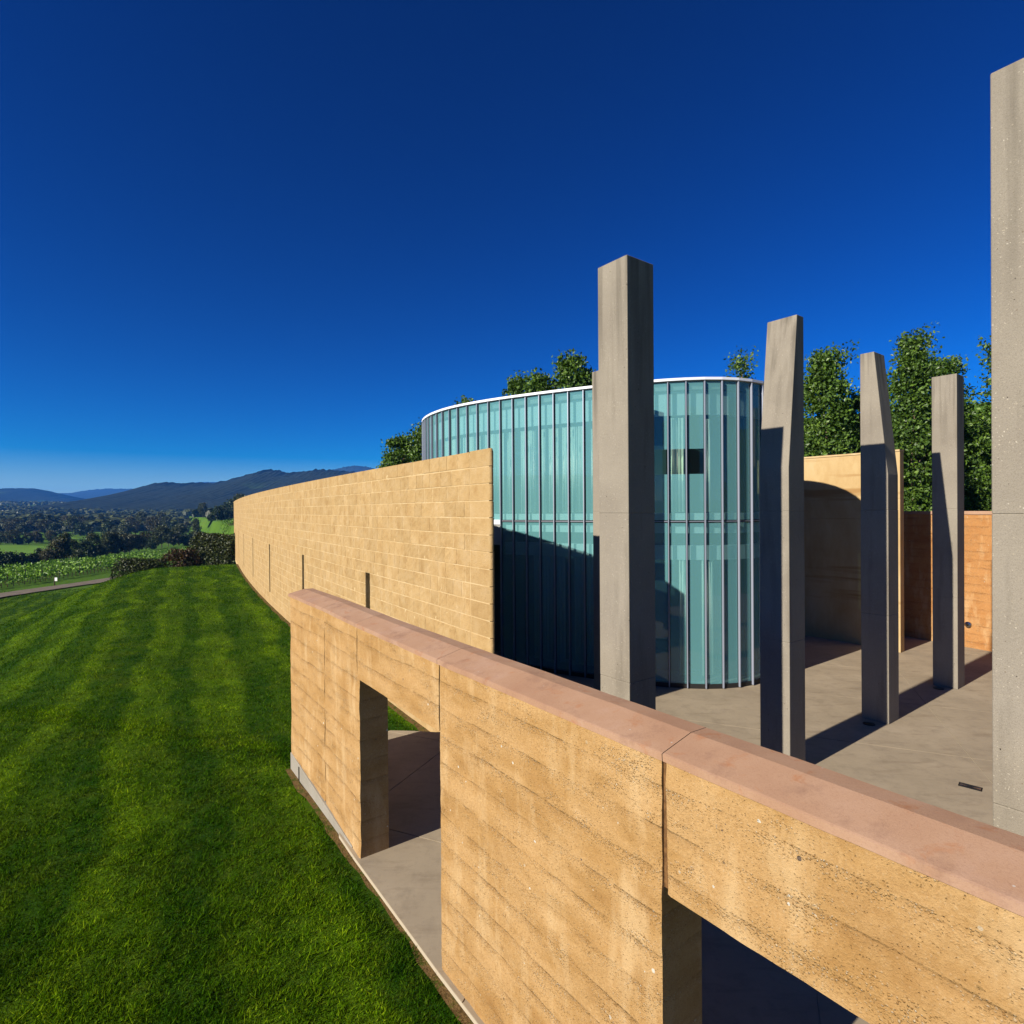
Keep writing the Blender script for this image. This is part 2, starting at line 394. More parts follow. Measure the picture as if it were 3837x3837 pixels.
def grass_color(m):
    """mown lawn: broad mowing bands along the walls, mottling, straw-coloured wear"""
    mp = m.node("ShaderNodeMapping"); mp.inputs["Rotation"].default_value = (0, 0, math.radians(-29.5))
    m.l.new(m.pos(), mp.inputs[0])
    sx = m.node("ShaderNodeSeparateXYZ"); m.l.new(mp.outputs[0], sx.inputs[0])
    wob = m.noise(0.16, 4)
    x = m.math('ADD', sx.outputs[0], m.math('MULTIPLY', wob, 3.2))
    band = m.math('ADD', m.math('SINE', m.math('MULTIPLY', x, 2.9)), m.math('MULTIPLY', m.math('SINE', m.math('MULTIPLY', x, 6.7)), 0.6))
    band = m.math('ADD', m.math('MULTIPLY', m.step(band, -0.7, 1.0), 0.7), m.math('MULTIPLY', m.step(m.noise(0.5, 6, 0.75), 0.36, 0.64), 0.3))
    c = m.mix(band, (0.015, 0.060, 0.002, 1), (0.108, 0.200, 0.004, 1))
    mot = m.noise(0.8, 6, 0.68)
    c = m.mix(m.math('MULTIPLY', m.step(mot, 0.48, 0.70), 0.8), c, (0.068, 0.112, 0.006, 1))
    c = m.mix(m.math('MULTIPLY', m.step(m.noise(0.30, 5, 0.65), 0.44, 0.64), 0.65), c, (0.0144, 0.0528, 0.0024, 1))
    fine = m.noise(9, 4, 0.7)
    c = m.mix(m.math('MULTIPLY', m.step(fine, 0.50, 0.72), 0.5), c, (0.080, 0.112, 0.010, 1))
    return c
m = Mat("mown_grass_sheet", 0.95, spec=0.05); m.color(m.mix(0.35, grass_color(m), (0.006, 0.014, 0.002, 1)))
m.bump(m.noise(28, 5, 0.75), 0.9, 0.05); M['lawn'] = m.m
m = Mat("grass_blade", 0.8, spec=0.1); c = grass_color(m)
_ri = m.node("ShaderNodeNewGeometry").outputs["Random Per Island"]
c = m.mix(1.0, c, m.ramp(_ri, [(0.0, (0.25, 0.34, 0.25, 1)), (0.55, (0.85, 0.95, 0.8, 1)), (0.82, (1.5, 1.3, 1.2, 1)), (1.0, (2.8, 2.1, 2.4, 1))]), 'MULTIPLY')
df = m.node("ShaderNodeBsdfDiffuse"); tl = m.node("ShaderNodeBsdfTranslucent")
m.l.new(c, df.inputs[0]); m.l.new(c, tl.inputs[0])
mx = m.node("ShaderNodeMixShader"); mx.inputs[0].default_value = 0.35
m.l.new(df.outputs[0], mx.inputs[1]); m.l.new(tl.outputs[0], mx.inputs[2]); m.l.new(mx.outputs[0], m.out.inputs[0]); M['blade'] = m.m

m = Mat("pasture", 0.95, spec=0.05)
c = m.ramp(m.noise(0.02, 6, 0.65), [(0.30, (0.0413, 0.0866, 0.0083, 1)), (0.55, (0.0619, 0.1237, 0.0115, 1)), (0.75, (0.0825, 0.1237, 0.0181, 1))])
c = m.mix(m.math('MULTIPLY', m.step(m.noise(0.25, 5, 0.7), 0.5, 0.75), 0.5), c, (0.0330, 0.0660, 0.0083, 1))
m.color(c); m.bump(m.noise(1.5, 5, 0.7), 0.8, 0.3); M['pasture'] = m.m
m = Mat("bright_field", 0.95, spec=0.05)
c = m.ramp(m.noise(0.03, 6, 0.65), [(0.30, (0.0757, 0.1559, 0.0143, 1)), (0.7, (0.1158, 0.2049, 0.0267, 1))])
c = m.mix(m.math('MULTIPLY', m.step(m.noise(0.16, 5, 0.7), 0.5, 0.7), 0.45), c, (0.0624, 0.1158, 0.0124, 1))
m.color(c); M['field'] = m.m
m = Mat("forested_hillside", 0.95, spec=0.03)
v = m.voro(0.055)
c = m.ramp(m.noise(0.004, 6, 0.65), [(0.30, (0.0073, 0.0107, 0.0069, 1)), (0.55, (0.0109, 0.0156, 0.0089, 1)), (0.72, (0.0152, 0.0188, 0.0109, 1))])
c = m.mix(m.step(v.outputs["Distance"], 0.2, 0.9), (0.0182, 0.0237, 0.0129, 1), c)
c = m.mix(m.step(m.noise(0.0022, 4, 0.55), 0.64, 0.70), c, (0.0290, 0.0532, 0.0149, 1))
m.color(c); m.bump(m.math('SUBTRACT', 1.0, v.outputs["Distance"]), 0.7, 3.0); M['forest'] = m.m
m = Mat("gravel_road", 0.95, spec=0.1)
c = m.ramp(m.noise(1.2, 5, 0.7), [(0.3, srgb(118, 106, 92)), (0.7, srgb(158, 146, 128))]); m.color(c); m.bump(m.noise(14, 4), 0.5, 0.03); M['road'] = m.m
m = Mat("bare_soil", 0.95, spec=0.05)
c = m.ramp(m.noise(7, 5, 0.7), [(0.3, srgb(92, 74, 44)), (0.5, srgb(140, 112, 72)), (0.62, srgb(88, 96, 36))]); m.color(c); m.bump(m.noise(40, 4), 0.8, 0.03); M['soil'] = m.m
m = Mat("white_paint", 0.6, (0.7, 0.7, 0.68, 1)); M['white'] = m.m
m = Mat("cream_paint", 0.7, srgb(206, 176, 128)); M['cream'] = m.m
m = Mat("grey_iron_roof", 0.6, srgb(120, 122, 126)); M['ironroof'] = m.m
m = Mat("black_iron", 0.5, srgb(26, 26, 26), 0.5, 0.4); M['iron'] = m.m
m = Mat("polished_steel", 0.18, srgb(200, 204, 210), 0.5, 1.0); M['steel'] = m.m
m = Mat("brown_timber", 0.85); m.color(m.ramp(m.noise(8), [(0.3, srgb(84, 56, 36)), (0.7, srgb(142, 104, 72))])); M['timber'] = m.m

# ------------------------------------------------------------------ plan: the walls
E1 = Vector((0.8, 0.6)); E2 = Vector((-0.6, 0.8))         # the pillar grid of the court
LO = np.array([-4.64, 18.26]); LT = np.array([-0.51, 0.86]); LN = np.array([-0.86, -0.51])

def smax(a, b, k):
    h = np.clip(0.5 + 0.5 * (a - b) / k, 0, 1)
    return b * (1 - h) + a * h + k * h * (1 - h)

def capped(g, k, slope):
    """k*g^2 that turns into a straight slope"""
    g = np.maximum(g, 0); gc = slope / (2 * k)
    return np.where(g < gc, k * g * g, k * gc * gc + slope * (g - gc))

_PD = np.array([0, 100, 125, 158, 180, 250, 350, 600, 1000, 1500, 2500, 4000, 7000.])
_PZ = np.array([-6, -6, -7, -8, -8.5, -11, -13, -13, -8, 4, 34, 60, 90.])
def zlawn(X, Y):
    s = (X - LO[0]) * LN[0] + (Y - LO[1]) * LN[1]
    a = (X - LO[0]) * LT[0] + (Y - LO[1]) * LT[1]
    f = np.clip(((a + 6.2) - 1.2 * (s - 3.35)) / 4, 0, 1)
    return -0.08 - 0.55 * f * f * (3 - 2 * f) - capped(s - 7.6, 0.045, 0.34) - capped(a - 49 + 1.8 * np.maximum(0, s - 6.3), 0.045, 0.40) * np.clip((s + 14) / 14, 0, 1)
def zground(X, Y):
    X = np.asarray(X, float); Y = np.asarray(Y, float)
    D = np.hypot(X, Y)
    zb = np.interp(D, _PD, _PZ)
    z = smax(zlawn(X, Y), zb, 1.2)
    az = np.degrees(np.arctan2(X, Y))
    side = np.clip((az - 2) / 22, 0, 1) * np.clip((150 - az) / 40, 0, 1)
    side = side * side * (3 - 2 * side)
    t = np.clip((D - 38) / 130, 0, 1)
    return z * (1 - side * t) + side * t * (25 + 0.02 * np.minimum(D, 900))

# ------------------------------------------------------------------ terrain
def build_terrain():
    ang = np.radians(np.concatenate([np.arange(-180, -62, 4.0), np.arange(-62, 62, 0.75), np.arange(62, 180, 4.0)]))
    rad = np.concatenate([[0.0], np.geomspace(2.0, 6800, 190)])
    A, R = np.meshgrid(ang, rad, indexing='ij')
    X = np.sin(A) * R; Y = np.cos(A) * R
    Z = zground(X, Y)
    # sink under the lawn and court sheets
    s = (X - LO[0]) * LN[0] + (Y - LO[1]) * LN[1]; a = (X - LO[0]) * LT[0] + (Y - LO[1]) * LT[1]
    ins = np.clip((49 - s) / 3, 0, 1) * np.clip((s + 45) / 4, 0, 1) * np.clip((81 - a) / 3, 0, 1) * np.clip((a + 43) / 3, 0, 1)
    ins = ins * ((s > -1) | (R < 30))
    Z = Z - 0.5 * np.clip(ins, 0, 1)
    na, nr = A.shape
    V = np.stack([X, Y, Z], -1).reshape(-1, 3)
    i = np.arange(na)[:, None]; j = np.arange(nr - 1)[None, :]
    i2 = (i + 1) % na
    F = np.stack([i * nr + j, i * nr + j + 1, i2 * nr + j + 1, i2 * nr + j], -1).reshape(-1, 4)
    o = link("terrain", np_mesh("terrain", V, F, True), M['pasture'])
    tag(o, kind="structure")
build_terrain()

def build_lawn():
    sv = np.arange(-4.0, 52.01, 0.5); av = np.arange(-46, 84.01, 0.5)
    S, Aa = np.meshgrid(sv, av, indexing='ij')
    X = LO[0] + S * LN[0] + Aa * LT[0]; Y = LO[1] + S * LN[1] + Aa * LT[1]
    edge = np.minimum.reduce([52 - S, Aa + 46, 84 - Aa])
    Z = zground(X, Y) - 0.9 * np.clip((1.2 - edge) / 1.2, 0, 1)
    Z = Z + 0.03 * np.sin(X * 0.9 + 1.0) * np.sin(Y * 0.7) * np.clip(S / 6, 0, 1)
    n0, n1 = S.shape
    V = np.stack([X, Y, Z], -1).reshape(-1, 3)
    i = np.arange(n0 - 1)[:, None]; j = np.arange(n1 - 1)[None, :]
    F = np.stack([i * n1 + j, i * n1 + j + 1, (i + 1) * n1 + j + 1, (i + 1) * n1 + j], -1).reshape(-1, 4)
    tag(link("lawn", np_mesh("lawn", V, F, True), M['lawn']), kind="structure")
build_lawn()

# ------------------------------------------------------------------ courtyard paving
WALL = [Vector(p) for p in [(-4.38, 11.27), (-3.17, 9.61), (-2.264, 8.286), (-0.81, 6.25), (1.003, 3.81), (2.124, 2.38), (4.2, -0.45)]]
WN = Vector((-0.807, -0.590))                               # outward, to the lawn
def build_court():
    root = empty("courtyard_floor", (6, 12, 0)); tag(root, kind="structure")
    w = [p + WN * 0.05 for p in WALL]
    out = [(w[1].x * 0.45 + w[2].x * 0.55, w[1].y * 0.45 + w[2].y * 0.55), (w[2].x, w[2].y), (w[3].x, w[3].y), (w[4].x, w[4].y),
           (w[5].x, w[5].y), (w[6].x, w[6].y), (24, -0.45), (24, 27), (-1.0, 27), (-9, 25.8), (-0.98, 12.95), (-1.75, 12.9), (-2.25, 12.98),
           (-2.8, 13.02), (-3.15, 12.75), (-3.2, 12.3), (-2.75, 11.2)]
    mb = MB(); mb.poly(out, -0.32, -0.012); mb.build("slab_bed", M['joint'], root)
    # panels on the diagonal grid, clipped to the outline
    from mathutils.geometry import tessellate_polygon
    tris = [[Vector(out[i]) for i in t] for t in tessellate_polygon([[Vector((x, y, 0)) for x, y in out]])]
    th = math.radians(-23.5); gx = Vector((math.cos(th), math.sin(th))); gy = Vector((-gx.y, gx.x))
    st = 3.3; o0 = Vector((10.4, 14.4)); gap = 0.008
    def clip(poly, base, d):
        res = []
        for k, p in enumerate(poly):
            q = poly[(k + 1) % len(poly)]; fp = (p - base).dot(d); fq = (q - base).dot(d)
            if fp >= 0: res.append(p)
            if (fp > 0 > fq) or (fp < 0 < fq): res.append(p.lerp(q, fp / (fp - fq)))
        return res
    for i in range(-9, 10):
        for j in range(-9, 10):
            c0 = o0 + gx * (i * st) + gy * (j * st); V = []; F = []; area = 0.0
            for tr in tris:
                P = tr
                for base, d in ((c0 + gx * gap, gx), (c0 + gx * (st - gap), -gx), (c0 + gy * gap, gy), (c0 + gy * (st - gap), -gy)):
                    P = clip(P, base, d)
                    if len(P) < 3: break
                if len(P) < 3: continue
                ar = sum(P[k].x * P[(k + 1) % len(P)].y - P[(k + 1) % len(P)].x * P[k].y for k in range(len(P))) / 2
                if abs(ar) < 1e-4: continue
                if ar < 0: P = P[::-1]
                area += abs(ar); b = len(V); n = len(P)
                V += [(p.x, p.y, 0.0) for p in P] + [(p.x, p.y, -0.010) for p in P]
                F.append(tuple(range(b, b + n)))
                F += [(b + k, b + n + k, b + n + (k + 1) % n, b + (k + 1) % n) for k in range(n)]
            if area > 0.02: link("paving_panel", mesh("paving_panel", V, F), M['paving'], root)
build_court()

def strip(name, pts, z, w0, w1, mat, kind="structure", wob=0.0, ground=False, thick=0.0):
    """flat ribbon along pts; w0/w1 offsets to the left of travel"""
    P = [Vector((p[0], p[1])) for p in pts]; V = []; F = []
    for i, p in enumerate(P):
        t = (P[min(i + 1, len(P) - 1)] - P[max(i - 1, 0)]).normalized(); nl = Vector((-t.y, t.x))
        for w in (w0, w1):
            q = p + nl * (w + (wob * noise.noise((p.x * 1.7, p.y * 1.7, w * 9)) if wob else 0))
            zz = float(zground(q.x, q.y)) + z if ground else z
            V.append((q.x, q.y, zz))
        if i: F.append((2 * i - 2, 2 * i - 1, 2 * i + 1, 2 * i))
    o = link(name, mesh(name, V, F), mat); tag(o, kind=kind); return o

# ------------------------------------------------------------------ near courtyard wall of rammed earth
def resample(pts, step):
    P = [Vector(p) for p in pts]; out = [P[0]]
    for a, b in zip(P, P[1:]):
        n = max(1, int((b - a).length / step))
        out += [a.lerp(b, k / n) for k in range(1, n + 1)]
    return out

def earth_panel(name, p0, p1, z0, z1, thick, mat, parent, step=0.045, seed=0, nrm=None, amp=1.0):
    p0 = Vector(p0); p1 = Vector(p1); t = (p1 - p0).normalized(); L = (p1 - p0).length
    nn = Vector((t.y, -t.x)) if nrm is None else nrm
    nx = max(2, int(L / step)); nz = max(2, int((z1 - z0) / step))
    V = []; F = []
    for i in range(nx + 1):
        for j in range(nz + 1):
            u = L * i / nx; z = z0 + (z1 - z0) * j / nz
            q = Vector((p0.x + t.x * u, p0.y + t.y * u, z))
            wv = noise.noise((q.x * 0.8 + seed, q.y * 0.8, z * 0.4)) * 0.05
            wv = 0.045 * noise.noise((q.x, q.y, z))
            ph = ((z + wv) / 0.29 + 0.5) % 1.0
            major = int((z + wv) / 0.29) % 2 == 0
            g = max(0.0, 1 - abs(ph - 0.5) * 2 / 0.16)
            d = -g * (0.0035 if major else 0.0015) * (0.4 + 0.8 * abs(noise.noise((q.x * 2, q.y * 2, z * 2 + seed))))
            d += 0.012 * noise.noise((q.x * 1.3, q.y * 1.3, z * 3.0 + seed)) + 0.006 * noise.noise((q.x * 7, q.y * 7, z * 9))
            ed = min(u, L - u, (z1 - z) + 0.05, (z - z0) + 0.05)
            d = d * amp - max(0.0, 0.014 - ed) * 0.7
            V.append((q.x + nn.x * d, q.y + nn.y * d, z))
    m1 = nz + 1
    for i in range(nx):
        for j in range(nz):
            F.append((i * m1 + j, (i + 1) * m1 + j, (i + 1) * m1 + j + 1, i * m1 + j + 1))
    ring = [i * m1 for i in range(nx + 1)] + [nx * m1 + j for j in range(1, m1)] + [i * m1 + nz for i in range(nx - 1, -1, -1)] + [j for j in range(nz - 1, 0, -1)]
    b = len(V)
    for k in ring:
        i, j = divmod(k, m1)
        u = L * i / nx; z = z0 + (z1 - z0) * j / nz
        V.append((p0.x + t.x * u - nn.x * thick, p0.y + t.y * u - nn.y * thick, z))
    n = len(ring)
    for k in range(n):
        F.append((ring[k], b + k, b + (k + 1) % n, ring[(k + 1) % n]))
    F.append(tuple(b + k for k in range(n)))
    me = mesh(name, V, F, False)
    bm = bmesh.new(); bm.from_mesh(me); bmesh.ops.recalc_face_normals(bm, faces=bm.faces)
    for f in bm.faces:
        if len(f.verts) == 4 and f.calc_area() < step * step * 2: f.smooth = True
    for e in bm.edges:
        if len(e.link_faces) == 2 and e.calc_face_angle(0) > 0.9: e.smooth = False
    bm.to_mesh(me); bm.free()
    return link(name, me, mat, parent)

ZT = 3.32
def build_near_wall():
    root = empty("courtyard_wall", (-0.81, 6.25, 0), "long tan rammed earth wall with doorways and pink stone coping in the foreground", "wall")
    J = WALL; T = 0.44
    def cut(a, b, u): return a + (b - a).normalized() * u
    g = 0.007
    earth_panel("rammed_panel", cut(J[0], J[1], 0.0), cut(J[1], J[0], g), 0.0, ZT, T, M['earth'], root, seed=1, nrm=WN)
    jb = cut(J[2], J[3], 0.09)
    earth_panel("rammed_panel", cut(J[1], J[2], g), jb, 0.0, 2.575, T, M['earth'], root, seed=2, nrm=WN)
    earth_panel("rammed_panel", cut(J[1], J[2], g), cut(J[2], J[1], g), 2.577, ZT, T, M['earth'], root, seed=2, nrm=WN)
    earth_panel("lintel", cut(J[2], J[3], g), cut(J[3], J[2], g + 0.012), 2.58, ZT, T, M['earth'], root, 0.035, seed=3, nrm=WN)
    earth_panel("rammed_panel", J[3], cut(J[4], J[3], 0.035), -0.30, ZT, T, M['earth'], root, 0.035, seed=5, nrm=WN)
    w4 = Vector(J[4]); w5 = Vector(J[5]); w6 = Vector(J[6])
    in4 = w4 - WN * 0.012
    far = in4 + (w5 - w4).normalized() * 2.55
    earth_panel("lintel", in4, far, 2.42, ZT, T - 0.012, M['earth'], root, 0.03, seed=7, nrm=WN)
    earth_panel("rammed_panel", far + (w6 - w5).normalized() * g, w6, -0.30, ZT, T, M['earth'], root, 0.06, seed=9, nrm=WN)
    for k, w in ((1, g * 1.6), (2, g * 1.6), (3, 0.016), (4, 0.03)):
        t = (J[k + 1] - J[k - 1]).normalized(); z0 = 0.0 if k == 1 else (2.60 if k in (2, 3) else 2.45)
        mb = MB(); c0 = J[k] - WN * 0.035 - (t * 0.012 if k == 4 else t * 0.0); b = c0 - WN * (T - 0.08)
        mb.poly([c0 + t * w, b + t * w, b - t * w, c0 - t * w], z0, ZT - 0.01); mb.build("joint_filler", M['filler'], root)
    # coping stones: front bevel, ridge, back fall
    cuts = [WALL[0] - (WALL[1] - WALL[0]).normalized() * 0.02]
    ends = [WALL[1], WALL[2], WALL[3], WALL[4], WALL[4].lerp(WALL[6], 0.62), WALL[6]]
    prof = [(0.022, ZT + 0.002), (0.026, ZT + 0.050), (0.012, ZT + 0.056), (-0.285, ZT + 0.125), (-0.455, ZT + 0.120), (-0.470, ZT + 0.108), (-0.470, ZT + 0.002)]
    a = cuts[0]
    for e in ends:
        tt = (e - a).normalized(); a2 = a + tt * 0.003; e2 = e - tt * 0.003
        n = max(3, int((e2 - a2).length / 0.09)); rings = []
        for k in range(n + 1):
            p = a2.lerp(e2, k / n)
            rings.append([(p.x + WN.x * (d + .004 * noise.noise((p.x * 4, p.y * 4, d * 7))), p.y + WN.y * (d + .004 * noise.noise((p.x * 4, p.y * 4, d * 7))), z + 0.004 * noise.noise((p.x * 2.3 + d * 5, p.y * 2.3, 0.3))) for d, z in prof])
        V = [v for r in rings for v in r]; m_ = len(prof); F = []
        for k in range(n):
            for q in range(m_):
                F.append((k * m_ + q, k * m_ + (q + 1) % m_, (k + 1) * m_ + (q + 1) % m_, (k + 1) * m_ + q))
        F.append(tuple(range(m_))); F.append(tuple(reversed(range(n * m_, n * m_ + m_))))
        me = mesh("coping_stone", V, F)
        bm = bmesh.new(); bm.from_mesh(me); bmesh.ops.recalc_face_normals(bm, faces=bm.faces)
        bm.to_mesh(me); bm.free()
        link("coping_stone", me, M['coping'], root); a = e
    # pale concrete footing at the far end
    mb = MB(); a = WALL[0] + WN * 0.012; b = WALL[2].lerp(WALL[1], 0.15) + WN * 0.012
    mb.quad_prism([(a.x, a.y, -0.5), (b.x, b.y, -0.5), (b.x - WN.x * 0.42, b.y - WN.y * 0.42, -0.5), (a.x - WN.x * 0.42, a.y - WN.y * 0.42, -0.5)],
                  [(a.x, a.y, 0.26), (b.x, b.y, 0.02), (b.x - WN.x * 0.42, b.y - WN.y * 0.42, 0.02), (a.x - WN.x * 0.42, a.y - WN.y * 0.42, 0.26)])
    mb.build("footing", M['footing'], root, 0.006)
    p = WALL[0].lerp(WALL[1], 0.30) + WN * 0.03; t = (WALL[1] - WALL[0]).normalized()
    mb = MB(); mb.poly([p + t * 0.02, p - t * 0.02, p - t * 0.02 - WN * 0.05, p + t * 0.02 - WN * 0.05], -0.12, 0.19); mb.build("downpipe_stub", M['iron'], root)
build_near_wall()

# ------------------------------------------------------------------ museum wall of limestone blocks
_mz = np.array([10.75, 16.3, 23.2, 30.8, 37.9, 45.6, 52.5, 60, 67.]); _mx = np.array([-.36, -4.14, -8.5, -12.95, -17.1, -21.3, -25.05, -28.95, -32.45])
MS = 1.12
_mz = _mz * MS; _mx = _mx * MS
_mc = np.polyfit(_mz, _mx, 3)
_y = np.concatenate([np.linspace(10.75 * MS, 75, 400), np.linspace(75.3, 89, 40)])
_x = np.where(_y <= 75, np.polyval(_mc, np.minimum(_y, 75)), 0)
_sl = np.polyval(np.polyder(_mc), 75)
_x = np.where(_y > 75, np.polyval(_mc, 75) + _sl * (_y - 75) + 0.025 * (_y - 75) ** 2, _x)
_L = np.concatenate([[0], np.cumsum(np.hypot(np.diff(_x), np.diff(_y)))])
MW_LEN = float(_L[-1])
def mw(s, d=0.0):
    """point on the museum wall: s along from the near end, d outward to the lawn; with tangent, normal"""
    x = np.interp(s, _L, _x); y = np.interp(s, _L, _y)
    x2 = np.interp(s + 0.05, _L, _x); y2 = np.interp(s + 0.05, _L, _y); x1 = np.interp(s - 0.05, _L, _x); y1 = np.interp(s - 0.05, _L, _y)
    t = Vector((x2 - x1, y2 - y1)).normalized(); n = Vector((-t.y, t.x))
    return Vector((x + n.x * d, y + n.y * d)), t, n
CH = 0.3637; ZB = -0.63; NC = 19; MW_TOP = ZB + CH * NC
SLOT_S = [float(np.interp(z * MS, _y, _L)) + 0.12 for z in (16.3, 23.2, 30.8, 38.2, 45.6, 52.9, 60.2)]
SLOT_W = 0.44; SLOT_ROWS = range(2, 10)

def block_mesh(L, H, seed, rough=True):
    """one limestone block, front face at y=+0, body behind"""
    rnd = random.Random(seed); bm = bmesh.new()
    nx, nz = (5, 4) if rough else (1, 1)
    dep = 0.07; bev = 0.006; V = {}
    g = 0.008
    x0, x1, z0, z1 = g - L / 2, L / 2 - g, g, H - g
    for i in range(nx + 1):
        for j in range(nz + 1):
            x = x0 + bev + (x1 - x0 - 2 * bev) * i / nx; z = z0 + bev + (z1 - z0 - 2 * bev) * j / nz
            V[i, j] = bm.verts.new((x + rnd.uniform(-.004, .004) * rough, rnd.uniform(-0.003, 0.006) * rough, z + rnd.uniform(-.004, .004) * rough))
    for i in range(nx):
        for j in range(nz): bm.faces.new([V[i, j], V[i + 1, j], V[i + 1, j + 1], V[i, j + 1]])
    ring = [V[i, 0] for i in range(nx + 1)] + [V[nx, j] for j in range(1, nz + 1)] + [V[i, nz] for i in range(nx - 1, -1, -1)] + [V[0, j] for j in range(nz - 1, 0, -1)]
    rb = []
    for v in ring:
        c = v.co; x = x0 if c.x <= x0 + bev + .006 and (v in [V[0, j] for j in range(nz + 1)]) else (x1 if v in [V[nx, j] for j in range(nz + 1)] else c.x)
        z = z0 if v in [V[i, 0] for i in range(nx + 1)] else (z1 if v in [V[i, nz] for i in range(nx + 1)] else c.z)
        rb.append((x, z))
    mid = [bm.verts.new((x, -bev, z)) for x, z in rb]; bk = [bm.verts.new((x, -dep, z)) for x, z in rb]
    n = len(ring)
    for k in range(n):
        q = (k + 1) % n
        bm.faces.new([ring[k], mid[k], mid[q], ring[q]]); bm.faces.new([mid[k], bk[k], bk[q], mid[q]])
    bmesh.ops.recalc_face_normals(bm, faces=bm.faces)
    me = bpy.data.meshes.new("block"); bm.to_mesh(me); bm.free()
    me.materials.append(M['block']); return me

def build_museum_wall():
    p, t, n = mw(0.4)
    root = empty("museum_wall", (p.x, p.y, 0), "long curving cream limestone block wall with narrow slot windows beside the lawn", "wall")
    Q = 0.86
    slots = [(s - SLOT_W / 2, s + SLOT_W / 2) for s in SLOT_S if s + 1 < MW_LEN]
    # mortar core, cut by the slots
    brk = sorted(set([0.055] + [x for ab in slots for x in ab] + [MW_LEN]))
    fine = []
    for a, b in zip(brk, brk[1:]):
        k = max(1, int((b - a) / 0.9)); fine += [(a + (b - a) * i / k, a + (b - a) * (i + 1) / k) for i in range(k)]
    mb = MB(); zs0 = ZB + CH * 2; zs1 = ZB + CH * 10
    for a, b in fine:
        inslot = any(abs(a - x) < 1e-6 and abs(b - y) < 1e-6 for x, y in slots)
        pa, _, na = mw(a); pb, _, nb = mw(b)
        sk = 0.52 if a <= 0.0551 else 0.0; ta = mw(a)[1]
        ring = [pa - na * .0045, pb - nb * .0045, pb - nb * .42, pa - na * .42 + ta * sk]
        for z0, z1 in (((ZB - .4, zs0), (zs1, MW_TOP - 0.012)) if inslot else ((ZB - .4, MW_TOP - 0.012),)):
            b_ = len(mb.v); mb.v += [(q.x, q.y, z0) for q in ring] + [(q.x, q.y, z1) for q in ring]
            sides = [(0, 1, 5, 4), (2, 3, 7, 6), (4, 5, 6, 7), (0, 1, 2, 3)]
            ends = [(x, y) for x, y in slots]
            if any(abs(a - y) < 1e-6 for x, y in slots) or a <= 0.0551: sides.append((3, 0, 4, 7))
            if any(abs(b - x) < 1e-6 for x, y in slots) or b >= MW_LEN - 1e-6: sides.append((1, 2, 6, 5))
            mb.f += [tuple(b_ + i for i in f) for f in sides]
    mb.build("mortar_core", M['mortar'], root, fix=False)
    for a, b in slots:                                           # recessed dark glazing in each slot
        pa, _, na = mw(a - 0.01); pb, _, nb = mw(b + 0.01); mb = MB()
        mb.poly([pa - na * .37, pa - na * .40, pb - nb * .40, pb - nb * .37], zs0 + .002, zs1 - .002)
        mb.build("slot_window", M['slotglass'], root)
        for side, s0 in ((1, a), (-1, b)):                       # stone reveals
            p_, t_, n_ = mw(s0); mb = MB(); c = p_ + t_ * (side * 0.004)
            mb.poly([c - n_ * .012, c + t_ * side * .012 - n_ * .012, c + t_ * side * .012 - n_ * .36, c - n_ * .36], zs0 + .003, zs1 - .003)
            mb.build("reveal", M['block'], root)
    # rounded quoin column at the near end
    for r in range(NC):
        z0 = ZB + CH * r + .006; z1 = ZB + CH * (r + 1) - .006 + (0.02 if r == NC - 1 else 0)
        p, t, n = mw(0.3); o = mw(0.0)[0]
        jit = random.uniform(-.004, .004); rad = 0.06
        loc = [(Q - .006, 0), (rad + .02, 0.0)] + [(rad * (1 - math.sin(a)), -rad * (1 - math.cos(a))) for a in [math.pi / 2 * k / 5 for k in range(6)]] + [(0.54, -.424), (Q - .006, -.424)]
        mb = MB(); mb.poly([o + t * (a) + n * (d + jit) for a, d in loc], z0, z1)
        q = mb.build("quoin", M['block'], root, 0.007)
    # courses
    lens = (0.40, 0.47, 0.54, 0.62)
    lib = {(L, k): block_mesh(L, CH, hash((int(L * 100), k)) % 9999) for L in lens for k in range(3)}
    rows = []
    for r in range(NC):
        s = Q + (0.004 if r % 2 else 0.004); first = True
        while s < MW_LEN - 0.6:
            L = random.choice(lens)
            if first and r % 2: L = 0.24
            first = False
            if r in SLOT_ROWS:
                hit = [ab for ab in slots if s < ab[1] and s + L > ab[0] - 0.30]
                if hit:
                    a, b = hit[0]
                    rest = a - s
                    if rest > 0.62:
                        rows.append((s, rest / 2, r)); rows.append((s + rest / 2, rest / 2, r))
                    elif rest > 0.05: rows.append((s, rest, r))
                    s = b; continue
            rows.append((s, L, r)); s += L
    rows.sort(key=lambda q: q[0])
    def px(q):
        p, _, _ = mw(q[0]); return (p.x ** 2 + p.y ** 2)
    rows.sort(key=px)
    # rows hidden low behind the near wall count last
    def seen(q):
        p, _, _ = mw(q[0]); zmin = 0.2
        return not (q[2] < 6 and q[0] < 8)
    near = [q for q in rows if seen(q)][:300]; ns = set(near)
    V = []; F = []
    cache = {}
    for (s, L, r) in near:
        key = min(lens, key=lambda a: abs(a - L))
        if abs(key - L) < 0.004: me = lib[key, random.randrange(3)]
        else:
            k2 = round(L, 2)
            if k2 not in cache: cache[k2] = block_mesh(L, CH, int(L * 1000))
            me = cache[k2]
        p, t, n = mw(s + L / 2, random.uniform(-.003, .003))
        o = bpy.data.objects.new("block", me); COL.objects.link(o)
        z = ZB + CH * r + (0.01 if r == NC - 1 else 0)
        # mesh x runs along the wall, +y outward
        m4 = Matrix(((-t.x, n.x, 0, p.x), (-t.y, n.y, 0, p.y), (0, 0, 1, z), (0, 0, 0, 1)))
